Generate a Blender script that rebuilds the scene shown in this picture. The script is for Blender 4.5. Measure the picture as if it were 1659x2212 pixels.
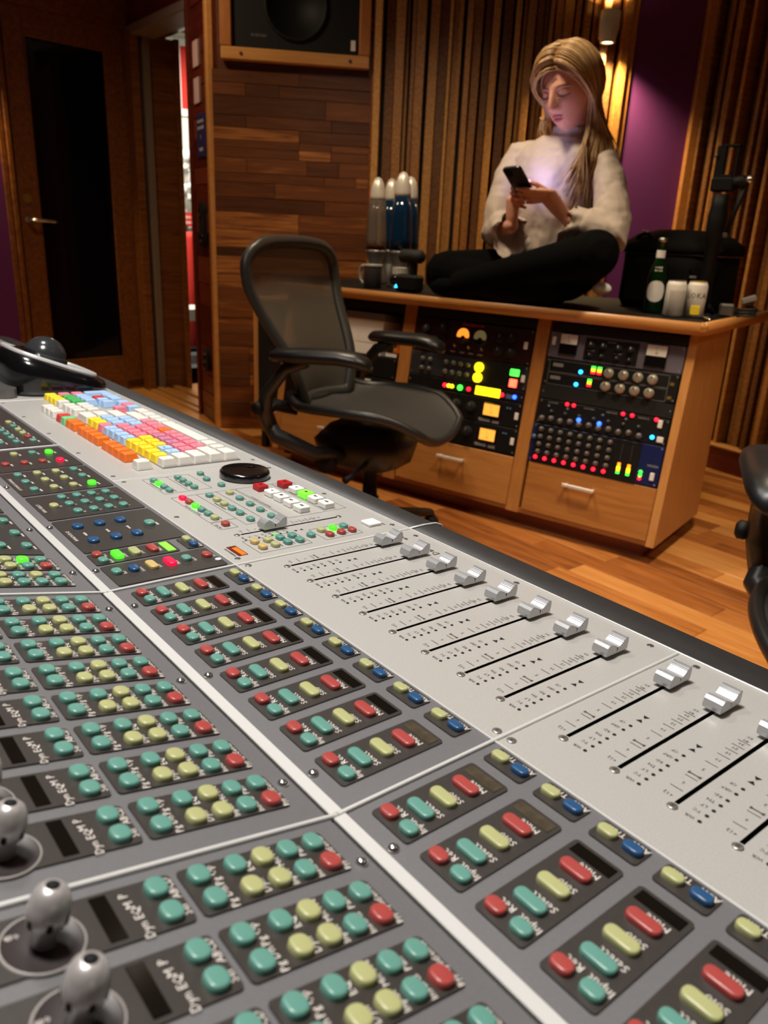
import bpy, math, random
from mathutils import Matrix, Vector
random.seed(7)
for o_ in list(bpy.data.objects): bpy.data.objects.remove(o_)
S = bpy.context.scene
COL = S.collection
# ------------------------------------------------------------------ camera, exposure
cd = bpy.data.cameras.new('camera'); cam = bpy.data.objects.new('camera', cd); COL.objects.link(cam)
cd.sensor_width = 36; cd.lens = 27.516; cd.clip_start = .02
CAMPOS = Vector((-0.51, 0.3244, 1.06))
right = Vector((-0.6296, -0.7757, 0.0431)).normalized()
fwd = Vector((0.7223, -0.6049, -0.3352)).normalized()
up = right.cross(fwd).normalized(); right = fwd.cross(up)
cam.matrix_world = Matrix(((right.x, up.x, -fwd.x, CAMPOS.x), (right.y, up.y, -fwd.y, CAMPOS.y), (right.z, up.z, -fwd.z, CAMPOS.z), (0, 0, 0, 1)))
cd.dof.use_dof = True; cd.dof.focus_distance = .66; cd.dof.aperture_fstop = 11
S.camera = cam
S.view_settings.view_transform = 'Standard'; S.view_settings.look = 'None'
S.view_settings.exposure = 0.0; S.view_settings.gamma = 1.0; S.view_settings.use_curve_mapping = False
w = bpy.data.worlds.new('world'); S.world = w; w.use_nodes = True
w.node_tree.nodes['Background'].inputs[0].default_value = (1, .8, .6, 1)
w.node_tree.nodes['Background'].inputs[1].default_value = 0.012
def lamp(kind, name, loc, target, power, color, size=.1, size_y=None, angle=60, blend=.6):
    d = bpy.data.lights.new(name, kind); o = bpy.data.objects.new(name, d); COL.objects.link(o)
    d.energy = power; d.color = color; o.location = loc
    if kind == 'AREA':
        d.size = size
        if size_y: d.shape = 'RECTANGLE'; d.size_y = size_y
        else: d.shape = 'DISK'
    else: d.shadow_soft_size = size
    if kind == 'SPOT': d.spot_size = math.radians(angle); d.spot_blend = blend
    v = Vector(target) - Vector(loc); o.rotation_euler = v.to_track_quat('-Z', 'Y').to_euler()
    return o
# unseen ceiling downlights, added to light console and room (fixtures built with the ceiling)
CEIL = 2.62
DOWN = [((.05, .25, CEIL), (.05, -.02, .8), 60, (1, .955, .90), .34, 75), ((.95, -.15, CEIL), (.75, -.15, .8), 17, (1, .955, .90), .3, 80),
        ((.35, -1.55, CEIL), (.35, -1.75, 0), 52, (1, .80, .55), .2, 60), ((1.75, -1.45, CEIL), (1.9, -2.0, .4), 32, (1, .80, .55), .2, 85),
        ((3.0, -.9, CEIL), (3.2, -1.8, .8), 13, (1, .78, .5), .2, 90), ((-.9, -1.6, CEIL), (-.9, -1.9, 0), 14, (1, .80, .55), .2, 90)]
DOWNL = ['above the near fader bank', 'above the coloured keyboard', 'above the bare floor by the console', 'above the mesh chair and desk', 'above the plank wall with the loudspeaker', 'above the far end of the back wall']
for i_, (a_, b_, p_, c_, s_, an_) in enumerate(DOWN):
    lamp('SPOT', 'added_downlight_lamp', (a_[0], a_[1], a_[2] - .03), b_, p_ * 3.2, c_, .12 if i_ > 1 else .16, angle=an_ * 1.35, blend=.9)
# ------------------------------------------------------------------ helpers
def lin(c): return tuple((x / 255 / 12.92 if x / 255 <= .04045 else ((x / 255 + .055) / 1.055) ** 2.4) for x in c)
MATS = {}
def mat(name, col, rough=.5, metal=0., emit=0., ecol=None, noise=None, bump=0., bscale=200., coat=0., alpha=1., trans=0., sub=0., ior=None, spec=None):
    m = bpy.data.materials.new(name); m.use_nodes = True; nt = m.node_tree; b = nt.nodes['Principled BSDF']
    c = lin(col) + (1,)
    b.inputs['Base Color'].default_value = c; b.inputs['Roughness'].default_value = rough; b.inputs['Metallic'].default_value = metal
    if spec is not None: b.inputs['Specular IOR Level'].default_value = spec
    if ior: b.inputs['IOR'].default_value = ior
    if coat: b.inputs['Coat Weight'].default_value = coat; b.inputs['Coat Roughness'].default_value = .15
    if emit: b.inputs['Emission Color'].default_value = (lin(ecol or col)) + (1,); b.inputs['Emission Strength'].default_value = emit
    if trans: b.inputs['Transmission Weight'].default_value = trans
    if sub: b.inputs['Subsurface Weight'].default_value = sub; b.inputs['Subsurface Radius'].default_value = (.02, .01, .006); b.inputs['Subsurface Scale'].default_value = .3
    if noise or bump:
        tc = nt.nodes.new('ShaderNodeTexCoord'); nz = nt.nodes.new('ShaderNodeTexNoise'); nz.inputs['Scale'].default_value = bscale; nz.inputs['Detail'].default_value = 4
        nt.links.new(tc.outputs['Object'], nz.inputs['Vector'])
        if noise:
            mx = nt.nodes.new('ShaderNodeMix'); mx.data_type = 'RGBA'
            mx.inputs[6].default_value = c; mx.inputs[7].default_value = lin(noise) + (1,)
            nt.links.new(nz.outputs['Fac'], mx.inputs[0]); nt.links.new(mx.outputs[2], b.inputs['Base Color'])
        if bump:
            bp = nt.nodes.new('ShaderNodeBump'); bp.inputs['Strength'].default_value = bump; bp.inputs['Distance'].default_value = .001
            nt.links.new(nz.outputs['Fac'], bp.inputs['Height']); nt.links.new(bp.outputs['Normal'], b.inputs['Normal'])
    MATS[name] = m; return m
def wood(name, cols, rough=.45, axis=0, stretch=14., scale=9., rnd=True, coat=0.):
    """procedural wood: grain noise stretched along one object axis, tone varied per object"""
    m = bpy.data.materials.new(name); m.use_nodes = True; nt = m.node_tree; b = nt.nodes['Principled BSDF']; L = nt.links.new
    b.inputs['Roughness'].default_value = rough
    if coat: b.inputs['Coat Weight'].default_value = coat; b.inputs['Coat Roughness'].default_value = .2
    tc = nt.nodes.new('ShaderNodeTexCoord'); mp = nt.nodes.new('ShaderNodeMapping')
    sc = [stretch, stretch, stretch]; sc[axis] = 1.; mp.inputs['Scale'].default_value = sc
    oi = nt.nodes.new('ShaderNodeObjectInfo'); ad = nt.nodes.new('ShaderNodeVectorMath'); ad.operation = 'ADD'
    ml = nt.nodes.new('ShaderNodeMath'); ml.operation = 'MULTIPLY'; ml.inputs[1].default_value = 37.
    L(oi.outputs['Random'], ml.inputs[0]); L(tc.outputs['Object'], ad.inputs[0]); L(ml.outputs[0], ad.inputs[1]); L(ad.outputs[0], mp.inputs[0])
    nz = nt.nodes.new('ShaderNodeTexNoise'); nz.inputs['Scale'].default_value = scale; nz.inputs['Detail'].default_value = 5; nz.inputs['Distortion'].default_value = .6
    L(mp.outputs[0], nz.inputs['Vector'])
    r1 = nt.nodes.new('ShaderNodeValToRGB'); r1.color_ramp.interpolation = 'LINEAR'
    n = len(cols); els = r1.color_ramp.elements
    while len(els) < n: els.new(.5)
    for i, c in enumerate(cols): els[i].position = i / (n - 1); els[i].color = lin(c) + (1,)
    mr = nt.nodes.new('ShaderNodeMapRange'); mr.inputs[1].default_value = .3; mr.inputs[2].default_value = .7
    L(nz.outputs['Fac'], mr.inputs[0])
    if rnd:
        mx = nt.nodes.new('ShaderNodeMath'); mx.operation = 'MULTIPLY_ADD'; mx.inputs[1].default_value = .32
        m2 = nt.nodes.new('ShaderNodeMath'); m2.operation = 'MULTIPLY'; m2.inputs[1].default_value = .68
        L(oi.outputs['Random'], m2.inputs[0]); L(mr.outputs[0], mx.inputs[0]); L(m2.outputs[0], mx.inputs[2]); L(mx.outputs[0], r1.inputs[0])
    else: L(mr.outputs[0], r1.inputs[0])
    L(r1.outputs[0], b.inputs['Base Color'])
    bp = nt.nodes.new('ShaderNodeBump'); bp.inputs['Strength'].default_value = .12; bp.inputs['Distance'].default_value = .002
    L(nz.outputs['Fac'], bp.inputs['Height']); L(bp.outputs['Normal'], b.inputs['Normal'])
    MATS[name] = m; return m
def T(x=0, y=0, z=0): return Matrix.Translation((x, y, z))
def RX(a): return Matrix.Rotation(math.radians(a), 4, 'X')
def RY(a): return Matrix.Rotation(math.radians(a), 4, 'Y')
def RZ(a): return Matrix.Rotation(math.radians(a), 4, 'Z')
def frame(o, x, y, z):
    return Matrix(((x[0], y[0], z[0], o[0]), (x[1], y[1], z[1], o[1]), (x[2], y[2], z[2], o[2]), (0, 0, 0, 1)))
class MB:
    def __init__(s): s.v = []; s.f = []; s.m = []; s.s = []
    def add(s, vs, fs, m=0, sm=False, M=None):
        k = len(s.v)
        s.v += [tuple(M @ Vector(p)) for p in vs] if M is not None else [tuple(p) for p in vs]
        for f in fs: s.f.append([i + k for i in f]); s.m.append(m); s.s.append(sm)
        return s
    def box(s, c, d, m=0, M=None, b=0.):
        x, y, z = c; a, e, h = d[0] / 2, d[1] / 2, d[2] / 2
        if b <= 0:
            vs = [(x + i * a, y + j * e, z + k * h) for i in (-1, 1) for j in (-1, 1) for k in (-1, 1)]
            return s.add(vs, [(0, 1, 3, 2), (4, 6, 7, 5), (0, 4, 5, 1), (2, 3, 7, 6), (0, 2, 6, 4), (1, 5, 7, 3)], m, False, M)
        b = min(b, a * .95, e * .95, h * .95)
        vs = []; ix = {}
        for i in (-1, 1):
            for j in (-1, 1):
                for k in (-1, 1):
                    for q in range(3):
                        p = [a - b, e - b, h - b]; p[q] += b
                        ix[(i, j, k, q)] = len(vs); vs.append((x + i * p[0], y + j * p[1], z + k * p[2]))
        fs = []
        def fc(l, flip): fs.append(l[::-1] if flip else l)
        for q in range(3):
            for g in (-1, 1):
                o = [(-1, -1), (1, -1), (1, 1), (-1, 1)]; l = []
                for (p1, p2) in o:
                    t = [0, 0, 0]; t[q] = g; t[(q + 1) % 3] = p1; t[(q + 2) % 3] = p2; l.append(ix[(t[0], t[1], t[2], q)])
                fc(l, g < 0)
        for q in range(3):
            q1, q2 = (q + 1) % 3, (q + 2) % 3
            for g1 in (-1, 1):
                for g2 in (-1, 1):
                    def V(gq, qq):
                        t = [0, 0, 0]; t[q] = gq; t[q1] = g1; t[q2] = g2; return ix[(t[0], t[1], t[2], qq)]
                    fc([V(-1, q1), V(1, q1), V(1, q2), V(-1, q2)], g1 * g2 > 0)
        for i in (-1, 1):
            for j in (-1, 1):
                for k in (-1, 1): fc([ix[(i, j, k, 0)], ix[(i, j, k, 1)], ix[(i, j, k, 2)]], i * j * k < 0)
        return s.add(vs, fs, m, False, M)
    def loft(s, rings, m=0, sm=True, cap=(True, True), closed=True, M=None):
        n = len(rings[0]); vs = [p for r in rings for p in r]; fs = []
        for i in range(len(rings) - 1):
            for j in range(n if closed else n - 1):
                j2 = (j + 1) % n; fs.append((i * n + j, i * n + j2, (i + 1) * n + j2, (i + 1) * n + j))
        if cap[0]: fs.append(tuple(range(n))[::-1])
        if cap[1]: fs.append(tuple(range((len(rings) - 1) * n, len(rings) * n)))
        return s.add(vs, fs, m, sm, M)
    def prism(s, poly, z0, z1, m=0, sm=False, M=None): return s.loft([[(x, y, z0) for x, y in poly], [(x, y, z1) for x, y in poly]], m, sm, M=M)
    def lathe(s, prof, n=16, m=0, sm=True, M=None, cap=(True, True)):
        return s.loft([[(r * math.cos(2 * math.pi * i / n), r * math.sin(2 * math.pi * i / n), z) for i in range(n)] for r, z in prof], m, sm, cap, True, M)
    def cyl(s, r, z0, z1, n=16, m=0, M=None, b=0.):
        if b: return s.lathe([(r - b, z0), (r, z0 + b), (r, z1 - b), (r - b, z1)], n, m, False, M)
        return s.lathe([(r, z0), (r, z1)], n, m, False, M)
    def tube(s, path, rad, n=8, m=0, sm=True, M=None, flat=1., cap=True):
        pts = [Vector(p) for p in path]; rings = []
        if not hasattr(rad, '__len__'): rad = [rad] * len(pts)
        tg = [(pts[min(i + 1, len(pts) - 1)] - pts[max(i - 1, 0)]).normalized() for i in range(len(pts))]
        ref = Vector((0, 0, 1)) if abs(tg[0].z) < .9 else Vector((1, 0, 0))
        nx = tg[0].cross(ref).normalized()
        for p, t, r in zip(pts, tg, rad):
            nx = (nx - t * nx.dot(t)).normalized(); ny = t.cross(nx)
            rings.append([p + nx * (r * math.cos(2 * math.pi * k / n)) + ny * (r * flat * math.sin(2 * math.pi * k / n)) for k in range(n)])
        return s.loft(rings, m, sm, (cap, cap), True, M)
    def sph(s, c, r, nu=12, nv=8, m=0, M=None):
        r = r if hasattr(r, '__len__') else (r, r, r); rings = []
        for i in range(nv + 1):
            a = -math.pi / 2 + math.pi * (i if 0 < i < nv else (.02 if i == 0 else nv - .02)) / nv
            rings.append([(c[0] + r[0] * math.cos(a) * math.cos(2 * math.pi * k / nu), c[1] + r[1] * math.cos(a) * math.sin(2 * math.pi * k / nu), c[2] + r[2] * math.sin(a)) for k in range(nu)])
        return s.loft(rings, m, True, M=M)
    def grid(s, fn, nu, nv, m=0, sm=True, M=None, wrap=False):
        vs = [fn(i / nu, j / nv) for i in range(nu + 1) for j in range(nv + 1)]
        fs = [(i * (nv + 1) + j, (i + 1) * (nv + 1) + j, (i + 1) * (nv + 1) + j + 1, i * (nv + 1) + j + 1) for i in range(nu) for j in range(nv)]
        return s.add(vs, fs, m, sm, M)
    def text(s, txt, x, y, size, m=0, z=0., M=None, ax='c', thick=0.):
        vs, fs, w_ = text_geo(txt); k = size
        ox = x - (w_ * k / 2 if ax == 'c' else (w_ * k if ax == 'r' else 0))
        return s.add([(ox + p[0] * k, y + p[1] * k, z) for p in vs], fs, m, False, M)
    def marks(s, x, y, w_, h_, m=0, z=0., n=None, M=None):
        """print too small to read: a row of letter-sized dashes"""
        n = n or max(3, int(w_ / h_ * 1.5)); p = w_ / n; q = random.Random(int(abs(x * 7e4 + y * 3e4 + w_ * 9e4)))
        for i in range(n):
            a = q.uniform(.45, .8) * p; b = h_ * q.uniform(.55, .8); cx = x - w_ / 2 + (i + .5) * p
            s.add([(cx - a / 2, y - b / 2, z), (cx + a / 2, y - b / 2, z), (cx + a / 2, y + b / 2, z), (cx - a / 2, y + b / 2, z)], [(0, 1, 2, 3)], m, False, M)
        return s
    def mesh(s, name, mats):
        me = bpy.data.meshes.new(name); me.from_pydata(s.v, [], s.f)
        for q in (mats if isinstance(mats, (list, tuple)) else [mats]): me.materials.append(MATS[q] if isinstance(q, str) else q)
        me.polygons.foreach_set('material_index', s.m); me.polygons.foreach_set('use_smooth', s.s); me.update(); return me
    def build(s, name, mats, parent=None, M=None, **k): return obj(name, s.mesh(name, mats), parent, M, **k)
TXT = {}
def text_geo(t):
    if t in TXT: return TXT[t]
    c = bpy.data.curves.new('lettering', 'FONT'); c.body = t; c.size = 1; c.resolution_u = 1; c.align_x = 'LEFT'; c.align_y = 'CENTER'
    o = bpy.data.objects.new('lettering', c); me = bpy.data.meshes.new_from_object(o)
    vs = [tuple(v.co) for v in me.vertices]; fs = [tuple(p.vertices) for p in me.polygons]
    x0 = min([v[0] for v in vs] or [0]); x1 = max([v[0] for v in vs] or [0]); vs = [(v[0] - x0, v[1], 0) for v in vs]
    bpy.data.objects.remove(o); bpy.data.curves.remove(c); bpy.data.meshes.remove(me)
    TXT[t] = (vs, fs, x1 - x0); return TXT[t]
def obj(name, data, parent=None, M=None, label=None, cat=None, group=None, kind=None):
    o = bpy.data.objects.new(name, data); COL.objects.link(o)
    if parent is not None: o.parent = parent
    if M is not None: o.matrix_basis = M
    if label: o['label'] = label
    if cat: o['category'] = cat
    if group: o['group'] = group
    if kind: o['kind'] = kind
    return o
def thing(name, label, cat, M=None, group=None, kind=None): return obj(name, None, None, M, label, cat, group, kind)
def rrect(w_, h_, r, n=3):
    pts = []
    for cx, cy, a0 in ((w_ / 2 - r, h_ / 2 - r, 0), (-w_ / 2 + r, h_ / 2 - r, 90), (-w_ / 2 + r, -h_ / 2 + r, 180), (w_ / 2 - r, -h_ / 2 + r, 270)):
        for i in range(n + 1):
            a = math.radians(a0 + 90 * i / n); pts.append((cx + r * math.cos(a), cy + r * math.sin(a)))
    return pts
def holed(mb, x0, x1, y0, y1, z0, z1, holes, m=0, mh=1):
    xs = sorted({x0, x1} | {h[0] for h in holes} | {h[1] for h in holes}); ys = sorted({y0, y1} | {h[2] for h in holes} | {h[3] for h in holes})
    for i in range(len(xs) - 1):
        for j in range(len(ys) - 1):
            cx, cy = (xs[i] + xs[i + 1]) / 2, (ys[j] + ys[j + 1]) / 2
            inh = any(h[0] < cx < h[1] and h[2] < cy < h[3] for h in holes)
            z = z0 + .0005 if inh else z1
            mb.add([(xs[i], ys[j], z), (xs[i + 1], ys[j], z), (xs[i + 1], ys[j + 1], z), (xs[i], ys[j + 1], z)], [(0, 1, 2, 3)], mh if inh else m)
    for h in holes:
        a = [(h[0], h[2]), (h[1], h[2]), (h[1], h[3]), (h[0], h[3])]
        for i in range(4):
            p, q = a[i], a[(i + 1) % 4]; mb.add([(p[0], p[1], z1), (q[0], q[1], z1), (q[0], q[1], z0), (p[0], p[1], z0)], [(0, 1, 2, 3)], mh)
    a = [(x0, y0), (x1, y0), (x1, y1), (x0, y1)]
    for i in range(4):
        p, q = a[i], a[(i + 1) % 4]; mb.add([(p[0], p[1], z0), (q[0], q[1], z0), (q[0], q[1], z1), (p[0], p[1], z1)], [(0, 1, 2, 3)], m)
    mb.add([(x0, y0, z0), (x0, y1, z0), (x1, y1, z0), (x1, y0, z0)], [(0, 1, 2, 3)], m)
    return mb
# ------------------------------------------------------------------ materials
mat('silver', (196, 193, 188), .42, .25, noise=(168, 165, 160), bscale=900, bump=.05)
mat('silver_bar', (222, 221, 218), .34, .35)
mat('grey_panel', (108, 107, 109), .5, .1, noise=(98, 97, 99), bscale=600)
mat('plate', (50, 46, 43), .38, 0, noise=(60, 55, 51), bscale=300)
mat('lcd', (20, 16, 13), .12, 0)
mat('lcd_used', (92, 82, 66), .2, 0, noise=(44, 38, 32), bscale=140)
mat('black_slot', (4, 4, 4), .9)
mat('ink', (72, 66, 60), .8)
mat('ink_white', (214, 206, 198), .7)
mat('teal', (94, 144, 132), .3)
mat('red_btn', (160, 68, 64), .3)
mat('lime', (168, 169, 118), .32)
mat('amber_btn', (192, 166, 106), .32)
mat('blue_btn', (40, 78, 118), .28)
mat('lit_green', (60, 230, 40), .4, 0, 1.6, (70, 255, 30))
mat('lit_red', (220, 10, 50), .4, 0, 1.1, (240, 10, 60))
mat('screw', (176, 172, 166), .3, .8)
mat('brass', (196, 168, 84), .3, .8)
mat('screw_hole', (60, 52, 46), .6)
mat('cap', (190, 190, 192), .34, .55)
mat('cap_side', (150, 150, 152), .35, .6)
mat('knob_steel', (200, 194, 192), .3, .5)
mat('knob_base', (58, 52, 52), .4)
mat('ring', (150, 144, 140), .5)
mat('armrest', (47, 45, 44), .55, 0, noise=(60, 57, 55), bscale=60, bump=.15)
mat('dark_body', (40, 38, 38), .6)
mat('key_white', (222, 217, 208), .5); mat('key_orange', (236, 112, 24), .5); mat('key_yellow', (246, 216, 40), .5); mat('key_blue', (166, 198, 234), .5)
mat('key_pink', (234, 128, 146), .5); mat('key_mauve', (198, 120, 150), .5); mat('key_red', (206, 52, 44), .5); mat('key_green', (70, 178, 92), .5); mat('key_mint', (110, 204, 136), .5)
mat('gloss_black', (14, 14, 15), .16, 0, coat=.4); mat('soft_black', (10, 10, 11), .6, spec=.25); mat('rubber', (26, 25, 25), .75); mat('matte_black', (7, 7, 8), .85)
mat('ball', (70, 72, 74), .18, .5)
mat('chrome', (214, 212, 210), .18, .95); mat('steel_grey', (120, 118, 116), .4, .7)
mat('purple_paint', (97, 28, 105), .7, 0, noise=(91, 26, 98), bscale=40, bump=.05)
mat('white_paint', (222, 220, 208), .7); mat('ceiling_paint', (70, 62, 56), .9); mat('hall_floor', (86, 88, 94), .5)
mat('grey_seal', (120, 104, 92), .6); mat('paper', (228, 190, 186), .8); mat('blue_sign', (38, 36, 92), .7); mat('red_cloth', (206, 36, 20), .7); mat('white_cloth', (236, 232, 230), .8)
mat('dark_glass', (10, 7, 12), .06, 0)
wood('oak', [(150, 92, 40), (186, 124, 62), (206, 148, 84)], .42, 0, 12, 5, True, .15)
wood('oak_v', [(156, 98, 44), (188, 126, 64), (208, 150, 86)], .42, 2, 12, 5, True, .1)
wood('oak_y', [(140, 82, 34), (178, 112, 54), (200, 138, 74)], .42, 1, 12, 5, True, .1)
wood('floor_plank', [(108, 58, 26), (172, 104, 50), (206, 138, 72), (226, 168, 102)], .3, 0, 14, 4, True, .25)
wood('wall_plank', [(54, 28, 13), (88, 47, 21), (118, 66, 30), (190, 124, 64)], .4, 0, 14, 5, True, .15)
wood('red_plank', [(60, 18, 10), (92, 30, 16), (120, 50, 26), (140, 70, 44)], .4, 0, 14, 5, True, .15)
wood('slat_wood', [(70, 40, 16), (122, 76, 32), (168, 114, 54), (204, 150, 78)], .5, 2, 16, 5, True)
wood('door_wood', [(96, 54, 20), (120, 70, 28), (136, 82, 36)], .4, 2, 12, 4, False, .1)
# ------------------------------------------------------------------ room shell
PL = Vector((3.339, -1.692, 0)); PR = Vector((2.93, -2.35, 0)); Q = Vector((2.105, -3.27, 0)); SS = Vector((1.86, -3.54, 0)); LB = Vector((-2.6, -2.87, 0))
DW0 = Vector((4.593, -1.80, 0)); DWd = Vector((-.1219, .9925, 0)); HTOP = 2.66
def wallframe(a, b):
    """frame with x from a to b, y up, z facing out of the wall into the room (left of a->b turned)"""
    x = (b - a).normalized(); y = Vector((0, 0, 1)); z = x.cross(y); return frame(a, x, y, z), (b - a).length
def slab(name, a, b, z0, z1, th, m, **k):
    M, L = wallframe(a, b); mb = MB(); mb.box((L / 2, (z0 + z1) / 2, -th / 2), (L, z1 - z0, th)); return mb.build(name, m, None, M, kind='structure', **k)
fl = MB().box((1.0, -.5, -.05), (8.4, 7.4, .1)).build('floor', 'floor_plank', None, None, kind='structure')
mb = MB().box((1.0, -.3, HTOP + .05), (8.4, 7.0, .1)); mb.build('ceiling', 'ceiling_paint', None, None, kind='structure')
# floor boards in front of the producer desk, the ones the picture shows
rnd = random.Random(3)
pm = [MB().box((0, 0, 0), (L, .088, .006), b=.0012).mesh('plank', 'floor_plank') for L in (.42, .55, .7, .86)]
PLN = (.42, .55, .7, .86)
for r in range(34):
    y = -.62 - r * .09; x = -.9 + rnd.random() * .3
    while x < 2.6:
        i = rnd.randrange(4); 
        if y > -2.0 or x < 1.4: obj('plank', pm[i], fl, T(x + PLN[i] / 2, y, .0005))
        x += PLN[i] + .0015
# right wall: purple paint, then the glazed door
E0 = DW0 + DWd * .74
slab('wall_right', E0 + DWd * 3.6, E0, 0, HTOP, .12, 'purple_paint')
slab('wall_right_lintel', E0, DW0, 2.13, HTOP, .12, 'door_wood')
M, L = wallframe(E0, DW0)
dr = MB().box((L / 2, .03, -.045), (L, .06, .05)).build('door_1', 'door_wood', None, M, kind='structure')
gx0, gx1, gz0, gz1 = .125, L - .135, .215, 2.0
for n_, c_, d_ in (('stile', (gx0 / 2 + .008, 1.07, -.045), (gx0 - .016, 2.12, .05)), ('stile', ((L + gx1) / 2, 1.07, -.045), (L - gx1, 2.12, .05)),
                   ('rail', ((gx0 + gx1) / 2, gz0 / 2 + .03, -.045), (gx1 - gx0, gz0 - .06, .05)), ('rail', ((gx0 + gx1) / 2, (gz1 + 2.13) / 2, -.045), (gx1 - gx0, 2.13 - gz1, .05))):
    MB().box(c_, d_, b=.003).build(n_, 'door_wood', dr)
MB().box(((gx0 + gx1) / 2, (gz0 + gz1) / 2, -.052), (gx1 - gx0, gz1 - gz0, .012)).build('glass_pane', 'dark_glass', dr)
for c_, d_ in (((gx0 + .006, (gz0 + gz1) / 2, -.028), (.012, gz1 - gz0, .016)), ((gx1 - .006, (gz0 + gz1) / 2, -.028), (.012, gz1 - gz0, .016)), (((gx0 + gx1) / 2, gz0 + .006, -.028), (gx1 - gx0, .012, .016)), (((gx0 + gx1) / 2, gz1 - .006, -.028), (gx1 - gx0, .012, .016))):
    MB().box(c_, d_, b=.003).build('glazing_bead', 'door_wood', dr)
mb = MB(); mb.cyl(.026, 0, .008, 16, 0, T(.062, 1.045, -.02)); mb.tube([(.062, 1.045, -.02), (.062, 1.045, .035), (.075, 1.045, .042), (.185, 1.04, .04), (.2, 1.038, .034)], [.009, .009, .01, .008, .007], 8)
mb.build('door_handle', 'chrome', dr)
MB().cyl(.026, 0, .006, 16, 0, T(.062, 1.16, -.02)).build('lock_rosette', 'brass', dr)
mb = MB().box((-.02, 1.07, .005), (.026, 2.16, .03), b=.004); mb.box((-.052, 1.07, -.002), (.03, 2.16, .02), b=.004); mb.build('trim_1', 'door_wood', None, M, kind='structure')
# doorway wall, deep jamb and what is seen of the hall behind it
DP = Vector((3.735, -1.772, 0))
slab('wall_doorway', DW0, DP, 2.1, HTOP, .2, 'red_plank')
M, L = wallframe(DW0, DP)
jm = MB().box((.055, 1.05, .0), (.11, 2.1, .05), b=.004).build('door_2', 'door_wood', None, M, kind='structure')
MB().box((.085, 1.05, -.07), (.05, 2.1, .045), b=.003).build('seal_strip', 'grey_seal', jm)
MB().box((.04, 1.05, -.16), (.06, 2.1, .22)).build('jamb', 'door_wood', jm)
MB().box((.1, 1.05, -.26), (.03, 2.1, .03)).build('stop_bead', 'door_wood', jm)
MB().box((L / 2, 2.11, -.06), (L, .05, .16), b=.004).build('head', 'grey_seal', jm)
for i, (zz, dd) in enumerate(((.012, -.0), (.02, -.05), (.012, -.1), (.02, -.17))): MB().box((L / 2 + .03, zz / 2, dd), (L - .06, zz, .04), b=.003).build('threshold', 'oak', jm)
hf = MB().box((6.3, -3.2, -.03), (3.4, 2.6, .06)); hf.build('floor_hall', 'hall_floor', None, None, kind='structure')
slab('wall_hall', Vector((7.2, -1.9, 0)), Vector((6.6, -4.3, 0)), 0, HTOP, .1, 'white_paint')
slab('wall_hall_side', Vector((4.75, -2.12, 0)), Vector((7.2, -1.95, 0)), 0, HTOP, .06, 'white_paint')
# plank clad side of the soffit, with notes, sign and sockets
M, L = wallframe(DP, PL)
we = MB().box((L / 2, HTOP / 2, -.06), (L, HTOP, .1)).build('wall_soffit_side', 'red_plank', None, M, kind='structure')
z = 0.
while z < 2.3:
    h = rnd.choice((.08, .1, .12, .14)); x = .035
    MB().box((L / 2 + .015, z + h / 2, -.004 + rnd.random() * .005), (L - .09, h - .003, .014), b=.0015).build('plank', 'red_plank', we); z += h
MB().box((.018, 1.3, .004), (.036, 2.6, .03), b=.004).build('edge_batten', 'red_plank', we)
MB().box((L - .022, 1.3, .006), (.044, 2.6, .034), b=.005).build('corner_batten', 'oak_v', we)
mb0 = lambda c, d: MB().box(c, d, 0, None, .002)
for zz in (1.865, 1.70):
    t_ = thing('paper_note', 'pink paper note on the red planks, ' + ('upper of the pair' if zz > 1.8 else 'just above the blue sign'), 'note', M @ T(.17, zz, .009), 'notes by the doorway')
    MB().box((0, 0, .004), (.085, .115, .006)).build('sheet', 'paper', t_); MB().box((.055, 0, .002), (.03, .112, .004)).build('grey_strip', 'grey_seal', t_)  # sheet with a grey strip along one side
t_ = thing('wall_sign', 'dark blue sign with white lettering on the red plank wall beside the doorway', 'sign', M @ T(.235, 1.49, .009))
MB().box((0, 0, .004), (.15, .2, .006), b=.001).build('board', 'blue_sign', t_)
mb = MB(); mb.marks(0, .065, .115, .02, z=.0078); mb.marks(0, .035, .12, .02, z=.0078); mb.marks(0, -.008, .012, .03, z=.0078, n=1); mb.marks(0, -.065, .07, .022, z=.0078); mb.build('lettering', 'ink_white', t_, kind='stuff')
def socket(zz, h, lab):
    t_ = thing('power_socket', lab, 'socket', M @ T(.225, zz, .008))
    MB().prism(rrect(.085, h, .04, 4), 0, .02).build('cover', 'matte_black', t_)
    for k in (-1, 1): MB().lathe([(.026, .02), (.028, .026), (.022, .026), (.02, .021)], 16, 0, True, T(0, k * (h / 2 - .045), 0)).build('outlet', 'gloss_black', t_)
socket(1.06, .22, 'black oval double wall socket at handle height on the red plank wall'); socket(.35, .13, 'small black wall socket low on the red plank wall near the floor')
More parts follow.
